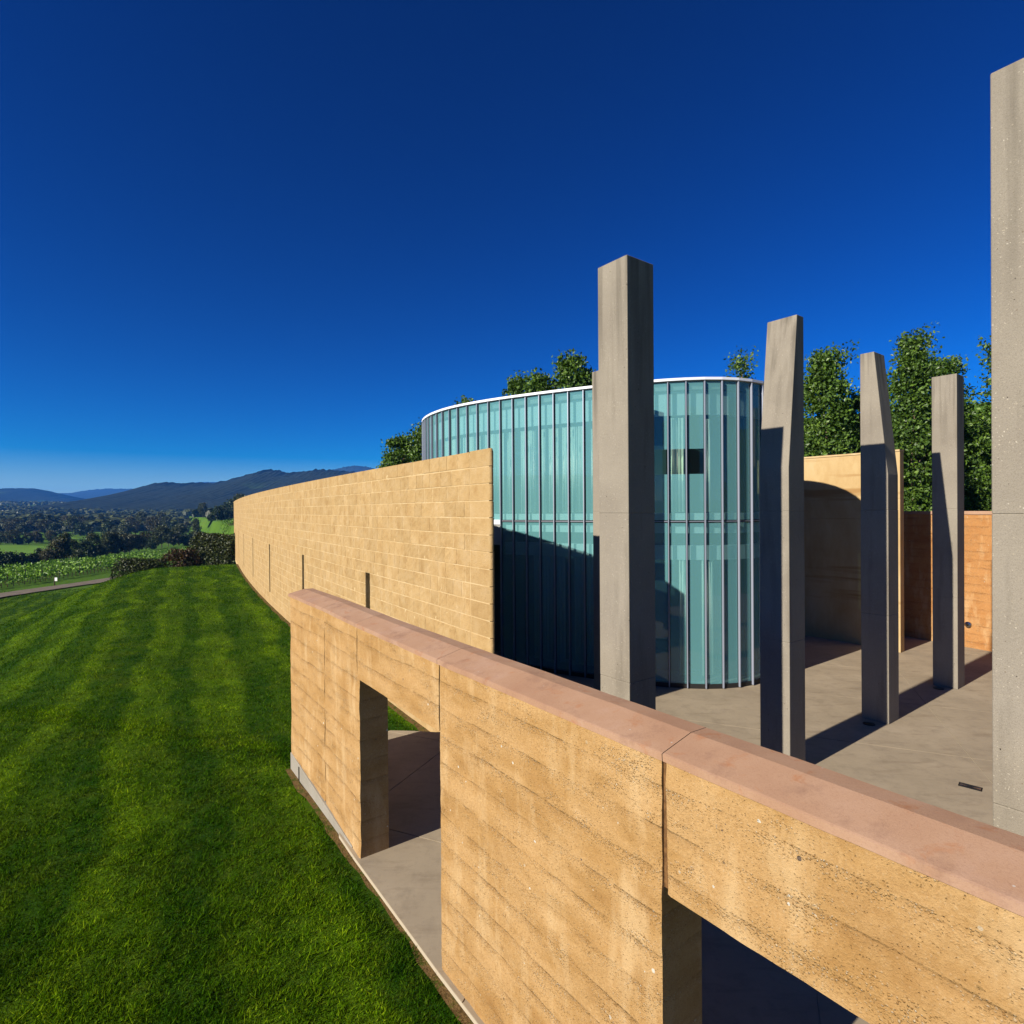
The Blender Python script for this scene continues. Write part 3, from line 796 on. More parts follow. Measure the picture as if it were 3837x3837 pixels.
        o.parent = root; o.matrix_parent_inverse = Matrix.Translation(-Vector(root.location)); o.matrix_basis = m4
    for (s, L, r) in rows:
        if (s, L, r) in ns: continue
        e = 0.008; bv = 0.005
        za = ZB + CH * r + e; zb = ZB + CH * (r + 1) - e + (0.01 if r == NC - 1 else 0); j = random.uniform(-.003, .003)
        P = []
        for ss, dd in ((s + e, -.006), (s + L - e, -.006), (s + L - e - bv, 0.0), (s + e + bv, 0.0)):
            q, _, _ = mw(ss, dd + j); P.append(q)
        b = len(V)
        V += [(P[0].x, P[0].y, za), (P[1].x, P[1].y, za), (P[1].x, P[1].y, zb), (P[0].x, P[0].y, zb),
              (P[3].x, P[3].y, za + bv), (P[2].x, P[2].y, za + bv), (P[2].x, P[2].y, zb - bv), (P[3].x, P[3].y, zb - bv)]
        F += [(b + 4, b + 7, b + 6, b + 5), (b, b + 4, b + 5, b + 1), (b + 1, b + 5, b + 6, b + 2), (b + 2, b + 6, b + 7, b + 3), (b + 3, b + 7, b + 4, b)]
    o = link("blockwork", np_mesh("blockwork", V, F), M['block'], root); o["kind"] = "stuff"
    # capping screed
    mb = MB(); ss = list(np.arange(Q, MW_LEN, 0.8)) + [MW_LEN]
    for a, b in zip(ss, ss[1:]):
        pa, _, na = mw(a); pb, _, nb = mw(b)
        mb.poly([pa - na * .03, pa - na * .43, pb - nb * .43, pb - nb * .03], MW_TOP - .01, MW_TOP + .005)
    mb.build("capping", M['block'], root)
build_museum_wall()

strip("soil_border", [tuple(mw(s, 0.0)[0]) for s in np.arange(1.6, MW_LEN - 8, 0.5)], 0.02, 0.0, 0.20, M['soil'], wob=0.10, ground=True)
strip("soil_border", [tuple(p + WN * 0.0) for p in resample([WALL[0], WALL[1], WALL[2], WALL[3], WALL[4], WALL[5]], 0.3)], 0.02, -0.13, 0.02, M['soil'], wob=0.12, ground=True)

# ------------------------------------------------------------------ concrete pillars
PTOP = 8.62
def pillar(c, label, top_front=0.0, top_right=0.0, w=0.58):
    """c: plan corner nearest the sun and the camera; tapers of the front face and of the right face above 5.75 m"""
    c = Vector(c)
    root = empty("concrete_pillar", (c.x, c.y, 0), label, "pillar", "tall concrete pillars of the courtyard")
    def ring(z, grow=0.0):
        k = max(0.0, (z - 5.75) / (PTOP - 5.75))
        a, b = top_front * k, top_right * k
        P = [c + E1 * (a - grow) + E2 * (b - grow), c + E1 * (w + grow) + E2 * (b - grow), c + E1 * (w + grow) + E2 * (w + grow), c + E1 * (a - grow) + E2 * (w + grow)]
        return [(p.x, p.y, z) for p in P]
    zs = [(0.0, 2.50), (2.505, 4.93), (4.935, 5.75), (5.75, PTOP)]
    for i, (a, b) in enumerate(zs):
        if i == 2:                                       # straight stub and taper are one cast piece
            mb = MB(); r0, r1, r2 = ring(a), ring(5.75), ring(PTOP)
            V = r0 + r1 + r2; F = [(3, 2, 1, 0), (8, 9, 10, 11)]
            for k in range(4):
                q = (k + 1) % 4; F += [(k, q, 4 + q, 4 + k), (4 + k, 4 + q, 8 + q, 8 + k)]
            mb.add(V, F); mb.build("upper_cast", M['concrete'], root, 0.007)
        elif i < 2:
            mb = MB(); mb.quad_prism(ring(a, random.uniform(-.002, .002)), ring(b, random.uniform(-.002, .002)))
            mb.build("base_cast" if i == 0 else "middle_cast", M['concrete'], root, 0.007)
    mb = MB()
    for z in (2.50, 4.928): mb.quad_prism(ring(z, -.006), ring(z + .008, -.006))
    mb.build("cast_joint", M['concrete'], root)
    return root
P1 = (1.66, 8.18); P2 = (5.10, 10.57); P3 = (8.62, 13.15); P4 = (12.13, 15.63)
pillar(P1, "nearest full pillar in front of the curved glass, sunlit tan front and dark right side")
pillar(P2, "tapering pillar beside the right edge of the curved glass, with another pillar's shadow on it", top_front=0.33)
pillar(P3, "slender pillar narrowing to the top with a small ledge, before the cream curved wall", top_right=0.28)
pillar(P4, "straight rearmost pillar standing nearest the terracotta wall")
pillar((4.374, 4.353), "huge nearest pillar cut off by the right edge of the picture")
pillar((2.49, 14.74), "pillar mostly hidden behind the nearest full pillar, close to the glass")

# ------------------------------------------------------------------ curved glass pavilion
_mull = [(-3.13, 21.81), (-2.93, 21.37), (-2.69, 20.94), (-2.43, 20.53), (-2.14, 20.14), (-1.82, 19.78), (-1.47, 19.43), (-1.11, 19.11), (-0.73, 18.81), (-0.34, 18.52), (0.06, 18.24), (0.47, 17.98), (0.88, 17.72), (1.30, 17.47), (1.72, 17.23), (2.15, 17.00), (2.58, 16.77), (3.01, 16.56), (3.46, 16.36), (3.91, 16.18), (4.37, 16.03), (4.84, 15.92), (5.33, 15.86), (5.81, 15.88), (6.29, 15.98), (6.73, 16.17), (7.14, 16.43)]
def glass_plan():
    pts = [Vector(p) for p in _mull]; st = 0.486
    left = []; p = pts[0]
    for h in (-69, -73, -78, -84, -91, -99, -108, -118, -128):
        p = p - Vector((math.cos(math.radians(h)), math.sin(math.radians(h)))) * st; left.append(p)
    right = []; p = pts[-1]
    for h in (44, 55, 66, 77, 88, 99, 109, 118):
        p = p + Vector((math.cos(math.radians(h)), math.sin(math.radians(h)))) * st; right.append(p)
    return left[::-1] + pts + right, len(left)
GP, G0 = glass_plan()
def build_glass():
    c0 = GP[G0 + 18]
    root = empty("glass_pavilion", (2.5, 19.5, 0), "tall curved pavilion of frosted teal glass with silver mullions and white roof edge", "building")
    N = len(GP); ZR = 8.61; ZM = 4.62
    nrm = []
    for i in range(N):
        t = (GP[min(i + 1, N - 1)] - GP[max(i - 1, 0)]).normalized(); nrm.append(Vector((t.y, -t.x)))
    inset = lambda i, d: GP[i] - nrm[i] * d
    ENT = G0 + 9                                            # left of this the ground floor is an open entrance
    CLEAR = (G0 + 19, G0 + 20, G0 + 21)
    for i in range(N - 1):
        a, b = GP[i], GP[i + 1]; t = (b - a).normalized(); n = Vector((t.y, -t.x))
        def pane(z0, z1, mat, name="pane"):
            mb = MB(); p, q = a + t * .018, b - t * .018
            mb.poly([p, q, q - n * .014, p - n * .014], z0, z1); return mb.build(name, mat, root)
        def bar(z0, z1, out, mat, name, dep=0.05):
            mb = MB(); mb.poly([a + n * out + t * .02, b + n * out - t * .02, b - n * dep - t * .02, a - n * dep + t * .02], z0, z1); return mb.build(name, mat, root)
        if i in CLEAR:
            pane(ZM + .05, 5.95, M['frost']); pane(5.958, 6.64, M['clear'], "clear_pane"); pane(6.648, ZR - .10, M['frost'])
        else: pane(ZM + .05, ZR - .10, M['frost'])
        if i >= ENT:
            pane(0.13, ZM - .02, M['frost'])
            mb = MB(); mb.poly([a + n * .012 + t * .021, b + n * .012 - t * .021, b - n * .05 - t * .021, a - n * .05 + t * .021], ZM - .02, ZM + .006)
            mb.poly([a + n * .012 + t * .021, b + n * .012 - t * .021, b - n * .05 - t * .021, a - n * .05 + t * .021], ZM + .024, ZM + .05)
            tr = mb.build("transom", M['gasket'], root)
            mb = MB(); mb.poly([a + n * .016 + t * .021, b + n * .016 - t * .021, b - n * .04 - t * .021, a - n * .04 + t * .021], ZM + .007, ZM + .023); mb.build("cap", M['metal'], tr)
            bar(0.0, 0.125, 0.02, M['plinth'], "plinth", 0.12)
        else:
            bar(ZM - .10, ZM + .05, 0.03, M['fascia'], "sill", 0.12)
            bar(3.86, ZM - .105, -0.02, M['bulkhead'], "bulkhead", 0.20)
        mb = MB(); mb.poly([a + nrm[i] * .075, b + nrm[i + 1] * .075, b - nrm[i + 1] * .10, a - nrm[i] * .10], ZR - .07, ZR); mb.build("roof_fascia", M['fascia'], root)
    for i in range(N):
        p = GP[i]; n = nrm[i]; t = Vector((-n.y, n.x)); z0 = 0.02 if i >= ENT else ZM - .04
        mb = MB(); mb.poly([p + n * .075 + t * .013, p - n * .05 + t * .017, p - n * .05 - t * .017, p + n * .075 - t * .013], z0, ZR - .10)
        mu = mb.build("mullion", M['metal'], root, 0.002)
        mb = MB(); mb.poly([p + n * .010 + t * .034, p - n * .03 + t * .034, p - n * .03 - t * .024, p + n * .010 - t * .024], z0, ZR - .101)
        mb.build("gasket", M['gasket'], mu)
    back = [inset(i, 0.10) for i in range(N)]
    mb = MB(); mb.poly([(p.x, p.y) for p in back], ZR - .30, ZR - .03); mb.build("roof", M['bulkhead'], root)
    # inside: slab edges, a light spandrel band, core walls and curtains behind the frosted glass
    def ribbon(name, i0, i1, d, z0, z1, mat, th=0.08):
        mb = MB(); out = [inset(i, d) for i in range(i0, i1 + 1)]; inn = [inset(i, d + th) for i in range(i1, i0 - 1, -1)]
        V = out + inn; n = len(V)
        b0 = [(p.x, p.y, z0) for p in V]; b1 = [(p.x, p.y, z1) for p in V]; h = len(out)
        mb.v = b0 + b1
        for k in range(h - 1):
            mb.f += [(k, k + 1, n + k + 1, n + k), (n - 1 - k, n - 2 - k, 2 * n - 2 - k, 2 * n - 1 - k)[::-1], (n + k, n + k + 1, 2 * n - 2 - k, 2 * n - 1 - k), (k, n - 1 - k, n - 2 - k, k + 1)]
        mb.f += [(0, n, 2 * n - 1, n - 1), (h - 1, h, n + h, n + h - 1)]
        return mb.build(name, mat, root)
    ribbon("spandrel_band", 1, N - 2, 0.22, 7.62, 8.28, M['slab'])
    ribbon("floor_edge", 1, N - 2, 0.14, 4.30, 4.86, M['slab'], 1.6)
    ribbon("ceiling_edge", ENT, N - 2, 0.20, 3.55, 3.95, M['slab'], 0.2)
    ribbon("core_wall", 1, N - 2, 1.3, 0.0, 8.3, M['inner'], 0.15)
    ribbon("light_blocker", G0 + 24, N - 2, 0.40, 0.12, 8.28, M['inner'], 0.05)  # added dark sheet: stops sun streaking through the side bays, darkens their panes
    a, b = inset(0, 0.05), inset(N - 1, 0.05); t = (b - a).normalized(); n = Vector((-t.y, t.x)); mb = MB()
    mb.poly([a, b, b + n * .2, a + n * .2], 0.0, ZR - .32); mb.build("rear_wall", M['bulkhead'], root)
    mb = MB(); mb.poly([(inset(i, 0.16).x, inset(i, 0.16).y) for i in range(ENT, N)] + [(3.0, 20.5)], 0.0, 0.11); mb.build("ground_floor", M['bulkhead'], root)
    def curtain(i0, f0, i1, f1, d, z0, z1):
        a = i0 + f0; b = i1 + f1; n = int((b - a) * 22) + 2; V = []; F = []
        for k in range(n):
            x = a + (b - a) * k / (n - 1); i = int(x); fr = x - i
            p = inset(i, d).lerp(inset(min(i + 1, N - 1), d), fr); nn = nrm[i]
            p = p + nn * (0.045 * math.sin(k * 1.25) + 0.02 * math.sin(k * 0.37))
            V += [(p.x, p.y, z0), (p.x, p.y, z1)]
            if k: F.append((2 * k - 2, 2 * k, 2 * k + 1, 2 * k - 1))
        o = link("curtain", mesh("curtain", V, F, True), M['curtain'], root)
        sol = o.modifiers.new("thickness", 'SOLIDIFY'); sol.thickness = 0.004
        return o
    for i0, f0, i1, f1, z0, z1 in ((9, .1, 9, .8, 4.9, 7.5), (10, .25, 11, .35, 4.9, 7.5), (11, .7, 12, .1, 4.9, 7.5), (12, .35, 13, .0, 4.9, 7.5), (2, .1, 4, .6, 4.9, 7.5), (4, .9, 6, .7, 4.9, 7.5), (7, .0, 8, .9, 4.9, 7.5), (13, .3, 14, .9, 4.9, 7.5), (22, .2, 22, .6, 4.9, 7.5), (11, .2, 13, .4, .3, 3.9),
                                    (20, .15, 20, .95, 4.9, 7.55), (20, .6, 21, .1, 0.3, 3.9), (21, .95, 22, .7, 0.3, 3.9), (15, .2, 17, .5, 4.9, 7.4), (14, .1, 16, .7, .3, 3.6)):
        curtain(G0 + i0, f0, G0 + i1, f1, 0.26, z0, z1)
    # entrance recess behind the overhang
    mb = MB(); e = inset(ENT, 0.06); k = inset(ENT - 9, 4.5)
    mb.poly([(e.x, e.y), (e.x + .12, e.y + .16), (k.x + 3.2, k.y + 1.2), (k.x + 3.0, k.y + 1.0)], 0.0, 4.3); mb.build("entrance_wall", M['inner'], root)
build_glass()

# ------------------------------------------------------------------ rear court walls
def wall_run(pts, th):
    P = [Vector(p) for p in pts]; out = []
    for i, p in enumerate(P):
        t = (P[min(i + 1, len(P) - 1)] - P[max(i - 1, 0)]).normalized(); out.append((p, Vector((t.y, -t.x))))
    return out
def build_curved_wall():
    root = empty("curved_wall", (12.6, 21, 0), "plain cream sandstone wall curving behind the pillars, crossed by a curved shadow", "wall")
    key = [(9.0, 25.4), (10.2, 24.0), (11.44, 22.4), (12.55, 20.95), (13.27, 19.62)]
    pts = []
    for i in range(len(key) - 1):
        for k in range(6):
            t = k / 6; p0 = Vector(key[max(i - 1, 0)]); p1 = Vector(key[i]); p2 = Vector(key[i + 1]); p3 = Vector(key[min(i + 2, len(key) - 1)])
            pts.append(0.5 * (2 * p1 + (p2 - p0) * t + (2 * p0 - 5 * p1 + 4 * p2 - p3) * t * t + (3 * p1 - p0 - 3 * p2 + p3) * t ** 3))
    pts.append(Vector(key[-1])); run = wall_run(pts, .4)
    # outward (to the court) is the left-front side
    for z0, z1, nm in ((0.0, 2.28, "wall_course"), (2.283, 4.58, "wall_course"), (4.583, 6.90, "wall_course")):
        mb = MB(); n = len(run)
        fr = [p for p, _ in run]; bk = [p - q * -0.36 if False else p + Vector((0.36 * 0.78, 0.36 * 0.62)) for p, q in run]
        V = fr + bk[::-1]; mb.poly([(p.x, p.y) for p in V], z0, z1); mb.build(nm, M['sandwall'], root, 0.006)
    mb = MB(); fr = [p + Vector((-.02, -.016)) for p, _ in run]; bk = [p + Vector((0.40 * .78, 0.40 * .62)) for p, _ in run]
    mb.poly([(p.x, p.y) for p in fr + bk[::-1]], 6.903, 6.965); mb.build("capping", M['mortar'], root)
build_curved_wall()
def build_back_wall():
    root = empty("terracotta_wall", (15.7, 21, 0), "low orange terracotta rammed earth wall with pale coping at the back of the court", "wall")
    a = Vector((13.2, 25.7)); b = Vector((19.4, 14.3)); t = (b - a).normalized(); nn = Vector((-t.y, t.x)); nn = nn if nn.x < 0 else -nn
    u = 0.0; L = (b - a).length; k = 0
    while u < L - .1:
        w = min((3.05, 2.35, 2.6)[k % 3], L - u); p = a + t * (u + .006); q = a + t * (u + w - .006)
        earth_panel("rammed_panel", p, q, 0.0, 4.70, 0.4, M['terracotta'], root, 0.16, seed=30 + k, nrm=nn, amp=0.8)
        mb = MB(); p2, q2 = a + t * (u + .002), a + t * (u + w - .002)
        mb.poly([p2 + nn * .03, q2 + nn * .03, q2 - nn * .43, p2 - nn * .43], 4.704, 4.83); mb.build("coping_stone", M['coping'], root, 0.012)
        u += w; k += 1
    mb = MB(); c = a - nn * .05; d = b - nn * .05
    mb.poly([c, d, d - nn * .3, c - nn * .3], 0.0, 4.69); mb.build("joint_filler", M['filler'], root)
    return a, t, nn
BW = build_back_wall()

# ------------------------------------------------------------------ small fittings in the court
def disc_obj(name, x, y, r, h, mat, parent, n=24):
    mb = MB(); mb.poly([(x + r * math.cos(2 * math.pi * k / n), y + r * math.sin(2 * math.pi * k / n)) for k in range(n)], 0.001, h); return mb.build(name, mat, parent)
for (x, y), lab in (((8.19, 13.20), "round flush floor light in the shadow at the foot of the slender ledged pillar"),
                    ((11.68, 15.74), "round flush floor light in the shadow at the foot of the rearmost pillar")):
    r = empty("floor_light", (x, y, 0), lab, "floor light", "flush floor lights")
    disc_obj("rim", x, y, 0.125, 0.006, M['iron'], r); disc_obj("lens", x, y, 0.095, 0.009, M['slotglass'], r)
def build_drain():
    c = Vector((8.13, 10.2)); a = Vector((0.72, -0.69)).normalized(); b = Vector((-a.y, a.x))
    r = empty("drain_grate", (c.x, c.y, 0), "small rectangular black drain grate set in the courtyard paving", "drain")
    L, W = 0.165, 0.085
    mb = MB(); mb.poly([c + a * L + b * W, c - a * L + b * W, c - a * L - b * W, c + a * L - b * W], 0.001, 0.004); mb.build("tray", M['gasket'], r)
    for s in (-1, 1):
        mb = MB(); mb.poly([c + a * L + b * (s * W), c - a * L + b * (s * W), c - a * L + b * (s * (W - .012)), c + a * L + b * (s * (W - .012))], 0.004, 0.010); mb.build("frame", M['iron'], r)
        mb = MB(); mb.poly([c + a * (s * L) + b * W, c + a * (s * (L - .012)) + b * W, c + a * (s * (L - .012)) - b * W, c + a * (s * L) - b * W], 0.004, 0.011); mb.build("frame", M['iron'], r)
        mb = MB(); mb.poly([c + a * (s * L * .9) + b * W * .7, c + a * (s * .02), c + a * (s * L * .9) - b * W * .7], 0.004, 0.009); mb.build("cover", M['steel'], r)
build_drain()
def build_tap():
    a, t, nn = BW
    u = 0.0
    for k in range(400):                                   # the spot on the wall just right of the rear pillar
        p = a + t * (k * 0.03)
        if p.x / p.y > 0.7945: break
    p = p + nn * 0.02; z = 0.82
    r = empty("wall_light", (p.x, p.y, z), "small round silver fitting on the terracotta wall beside the rearmost pillar", "wall fitting")
    mb = MB(); P = Vector((p.x, p.y, z)); n3 = Vector((nn.x, nn.y, 0))
    mb.tube(P - n3 * .02, P + n3 * .05, 0.10, 0.10, 18); mb.tube(P + n3 * .05, P + n3 * .09, 0.10, 0.05, 18); mb.build("housing", M['steel'], r)
    mb = MB(); mb.tube(P + n3 * .09, P + n3 * .10, 0.04, 0.03, 14); mb.build("lens", M['iron'], r)
build_tap()

# ------------------------------------------------------------------ trees
def leaf_cloud(C, size, rng, per=1, up=0.25):
    """C (n,3) leaf centres -> diamond leaves with random facing"""
    n = len(C)
    d = rng.normal(size=(n, 3)); d[:, 2] += up; d /= np.linalg.norm(d, axis=1)[:, None]
    a = np.cross(d, rng.normal(size=(n, 3))); a /= np.linalg.norm(a, axis=1)[:, None]
    b = np.cross(d, a)
    s = (size * rng.uniform(0.6, 1.3, n))[:, None]
    V = np.empty((n, 4, 3))
    V[:, 0] = C - a * s; V[:, 1] = C + b * s * 0.62 + d * s * 0.12; V[:, 2] = C + a * s; V[:, 3] = C - b * s * 0.62 + d * s * 0.12
    return V.reshape(-1, 3), np.arange(4 * n).reshape(-1, 4)

def crown_points(h0, h1, rad, nclump, nleaf, rng, shape='oval', clump=0.5):
    """clumps spread through the crown's volume, denser towards its skin"""
    pts = []
    cl = []
    while len(cl) < nclump:
        t = rng.uniform(0, 1)
        if shape == 'cone': r = rad * (1.0 - t) ** 0.75 * (0.75 + 0.25 * math.sin(t * 17)) + 0.25
        elif shape == 'dome': r = rad * math.sqrt(max(0.02, 1 - (t * 1.02 - 0.25) ** 2 / 0.64))
        else: r = rad * math.sqrt(max(0.03, 1 - (2 * t - 1) ** 2)) ** 0.85
        an = rng.uniform(0, 2 * math.pi)
        r *= (0.82 + 0.30 * math.sin(an * 3 + t * 9) * rng.uniform(0.3, 1))
        q = r * rng.uniform(0.25, 1) ** 0.5
        cl.append((q * math.cos(an), q * math.sin(an), h0 + (h1 - h0) * t))
    cl = np.array(cl)
    P = cl[:, None, :] + np.clip(rng.normal(size=(nclump, nleaf, 3)), -1.6, 1.6) * np.array([clump, clump, clump * 0.75]) * rng.uniform(0.55, 1.2, (nclump, 1, 1))
    return P.reshape(-1, 3), cl

def trunk_mesh(h, r0, cl, rng, nb=9, lean=0.0):
    mb = MB(); prev = Vector((0, 0, -0.3)); n = 6
    ax = [Vector((0, 0, -0.3))]
    for k in range(1, n + 1):
        ax.append(Vector((lean * k / n + rng.normal() * 0.06 * k / n, rng.normal() * 0.06 * k / n, h * k / n)))
    for k in range(n): mb.tube(ax[k], ax[k + 1], r0 * (1 - k / n * .8), r0 * (1 - (k + 1) / n * .8), 8)
    if len(cl):
        for i in rng.choice(len(cl), size=min(nb, len(cl)), replace=False):
            c = Vector(cl[i]); z = max(h * 0.15, min(c.z - 0.8, h * 0.9)); b = Vector((lean * z / h, 0, z)); mid = b.lerp(c, 0.55) + Vector((0, 0, 0.2))
            mb.tube(b, mid, r0 * .34, r0 * .2, 6); mb.tube(mid, c, r0 * .2, r0 * .06, 5)
    return mb

def plane_tree(x, y, z0, top, rad, low, seed, label, nclump=210, nleaf=42, shape='oval', size=0.15, group="broadleaf trees behind the court and pavilion"):
    rng = np.random.default_rng(seed); H = top - z0
    P, cl = crown_points(low - z0, H, rad, nclump, nleaf, rng, shape, 0.36)
    # a few leading shoots break the outline
    for k in range(4):
        an = rng.uniform(0, 6.28); rr = rad * rng.uniform(0.0, 0.5); hh = H + rng.uniform(-0.6, 0.15)
        q = np.array([rr * math.cos(an), rr * math.sin(an), hh]); P = np.concatenate([P, q + np.clip(rng.normal(size=(26, 3)), -1.5, 1.5) * np.array([.22, .22, .38])])
    root = empty("broadleaf_tree", (x, y, z0), label, "tree", group)
    V, F = leaf_cloud(P, size, rng)
    c = bpy.data.objects.new("crown", np_mesh("crown", V, F)); c.data.materials.append(M['leaf']); COL.objects.link(c); c.parent = root
    t = trunk_mesh(H * 0.93, 0.13 + rad * .015, cl, rng, 14); me = mesh("trunk", t.v, t.f, True); me.materials.append(M['bark'])
    o = bpy.data.objects.new("trunk", me); COL.objects.link(o); o.parent = root
    return root
def spot(u, Z, v=None):
    x = (u - 1918.5) / 2150 * Z
    return x
TREES = [  # x, y, top, radius, low, shape, label
    (16.4, 30.0, 12.9, 3.1, 3.0, 'cone', "leafy tree with a pointed top seen between the tapering and the ledged pillar"),
    (19.2, 31.5, 11.0, 2.6, 2.2, 'oval', "lower rounded tree close left of the slender ledged pillar"),
    (20.3, 29.0, 13.5, 2.4, 3.2, 'cone', "tall tree with pale branching trunk between the ledged and the rearmost pillar"),
    (23.6, 32.0, 13.1, 2.6, 2.4, 'oval', "bushy tree rising just behind the top of the rearmost pillar"),
    (26.2, 30.5, 13.9, 2.5, 2.4, 'cone', "tree at the far right beside the huge nearest pillar"),
    (26.0, 34.5, 10.8, 3.0, 1.5, 'oval', "low dense tree above the terracotta wall right of the rearmost pillar"),
    (22.2, 34.5, 10.5, 3.0, 1.5, 'oval', "dense low tree behind the pale branching trunk"),
    (17.6, 34.5, 9.8, 3.2, 1.5, 'oval', "dense low tree behind the pointed tree above the cream wall"),
    (14.2, 32.5, 9.6, 2.6, 1.5, 'oval', "low tree beside the tapering pillar above the cream curved wall"),
    (14.4, 36.0, 14.6, 1.8, 7.5, 'cone', "thin sparse treetop above the right end of the glass roof"),
    (3.9, 36.0, 14.4, 2.1, 5.0, 'oval', "leafy treetop above the roof edge left of the nearest full pillar"),
    (1.7, 36.5, 13.4, 1.5, 5.0, 'oval', "smaller rounded treetop beside the larger one left of the nearest full pillar"),
    (0.45, 40.0, 13.9, 1.5, 5.0, 'oval', "small bushy treetop over the middle of the white roof edge"),
    (-3.2, 40.0, 12.6, 0.9, 5.0, 'oval', "tiny sprig of treetop over the left part of the white roof edge"),
    (-6.6, 44.0, 11.4, 1.7, 3.5, 'oval', "tree against the left end of the glass pavilion above the limestone wall"),
    (-8.7, 45.0, 10.5, 2.0, 3.5, 'oval', "spreading tree farthest left above the limestone wall"),
]
for k, (x, y, top, rad, low, shp, lab) in enumerate(TREES):
    z0 = float(zground(x, y)) if k < 10 else 0.0
    z0 = min(z0, low - 1.2)
    sparse = k in (9, 13)
    plane_tree(x, y, z0, top, rad, low, 100 + k, lab, nclump=60 if sparse else int(54 + rad * 56), nleaf=40 if sparse else 84, shape=shp, size=0.095 if k < 10 else 0.115)

# valley trees: a few kinds, copied
def valley_proto(kind, seed):
    rng = np.random.default_rng(seed)
    h, rad, low, mat, shp = {0: (13, 4.6, 3.5, 'euc', 'oval'), 1: (9, 4.2, 1.2, 'oak', 'dome'), 2: (15, 4.0, 5.0, 'euc', 'cone'), 3: (11, 4.4, 2.0, 'euc_brown', 'oval'), 4: (8, 4.6, 0.8, 'euc', 'dome')}[kind]
    P, cl = crown_points(low, h, rad, 85, 26, rng, shp, 0.8)
    root = empty("valley_tree", (0, 0, 0))
    V, F = leaf_cloud(P, 0.42, rng); c = bpy.data.objects.new("crown", np_mesh("crown", V, F)); c.data.materials.append(M[mat]); COL.objects.link(c); c.parent = root
    t = trunk_mesh(h * .8, 0.28, cl, rng, 6); me = mesh("trunk", t.v, t.f); me.materials.append(M['darkbark']); o = bpy.data.objects.new("trunk", me); COL.objects.link(o); o.parent = root
    return root
VK = ["grey green eucalypt scattered in the valley beyond the vineyard", "dark rounded evergreen tree scattered in the valley beyond the vineyard",
      "tall slim eucalypt scattered in the valley beyond the vineyard", "brownish eucalypt scattered in the valley beyond the vineyard", "low spreading bush scattered in the valley beyond the vineyard"]
protos = [valley_proto(k, 300 + k) for k in range(5)]
used = [False] * 5
def place_valley(x, y, k, sc):
    o = protos[k] if not used[k] else copy_tree(protos[k])
    used[k] = True
    o.location = (x, y, float(zground(x, y)) - 0.2); o.scale = (sc, sc, sc * random.uniform(.9, 1.15)); o.rotation_euler.z = random.uniform(0, 6.28)
    tag(o, VK[k], "tree", "trees scattered across the valley")
    return o
def vspot(u, D):
    x = (u - 1918.5) / 2150 * D; return x, D
VT = [(30, 175, 1, 1.0), (-30, 190, 1, 1.1), (75, 168, 1, .85), (120, 185, 1, .8), (150, 205, 1, .9), (175, 195, 3, .8), (215, 190, 3, 1.0), (238, 186, 2, 1.05), (262, 205, 0, .9), (285, 200, 4, .8), (320, 196, 1, 1.2), (345, 215, 0, 1.0), (372, 205, 4, 1.0),
      (400, 212, 0, 1.0), (420, 230, 3, 1.2), (440, 210, 1, 1.3), (465, 225, 3, 1.3), (482, 240, 3, 1.1), (500, 240, 0, .9), (520, 236, 3, 1.1), (545, 250, 3, 1.2), (565, 245, 1, 1.0), (585, 262, 0, 1.0), (605, 255, 0, 1.3), (630, 270, 0, 1.0), (650, 262, 3, 1.1), (668, 285, 0, 1.3),
      (690, 275, 1, 1.2), (712, 290, 1, 1.2), (735, 300, 2, 1.5), (748, 280, 0, .9), (770, 300, 3, .9), (790, 320, 1, .8), (815, 330, 1, 1.5), (835, 340, 1, 1.7), (855, 330, 1, 1.3), (862, 420, 1, 2.2), (880, 430, 1, 2.0), (786, 390, 1, .7), (900, 400, 0, 2.0)]
ORD = ["leftmost", "second", "third", "fourth", "fifth", "sixth", "seventh", "eighth", "ninth", "tenth", "eleventh", "twelfth", "thirteenth", "fourteenth", "fifteenth", "sixteenth", "seventeenth", "eighteenth", "nineteenth", "twentieth"]
KIND = ["grey green eucalypt", "dark rounded evergreen", "tall slim eucalypt", "brownish eucalypt", "low spreading bush"]
for j, (u, D, k, s) in enumerate(sorted(VT)):
    D2 = float(np.interp(u, [-30, 0, 150, 230, 330, 440, 520, 600, 700, 800, 900], [132, 136, 148, 158, 186, 220, 246, 280, 312, 345, 420])) + random.uniform(-5, 9)
    if D > 350: D2 = D
    o = place_valley(*vspot(u, D2), k, s * (0.50 if u < 190 else 0.60))
    nl = len(VT)
    where = (ORD[j] + (" of" if j == 0 else " from the left of") + " the trees just beyond the vineyard") if j < 20 else (ORD[nl - 1 - j].replace("leftmost", "rightmost") + (" of" if j == nl - 1 else " from the right of") + " the trees just beyond the vineyard")
    o["label"] = KIND[k] + ", " + where
for i in range(38):
    u = -60 + 690 * (i + random.random()) / 38; place_valley(*vspot(u, random.uniform(430, 580)), random.choice([0, 0, 1, 2, 3, 3, 4]), random.uniform(.85, 1.25))
for i in range(13):
    u = -60 + 330 * (i + random.random()) / 13; place_valley(*vspot(u, random.uniform(322, 345)), random.choice([1, 1, 4, 3]), random.uniform(.5, .75))
for u, D, s in ((700, 470, .8), (760, 500, .9), (848, 520, 1.3), (655, 480, 1.0), (676, 430, .8)): place_valley(*vspot(u, D), random.choice([0, 1, 3]), s)

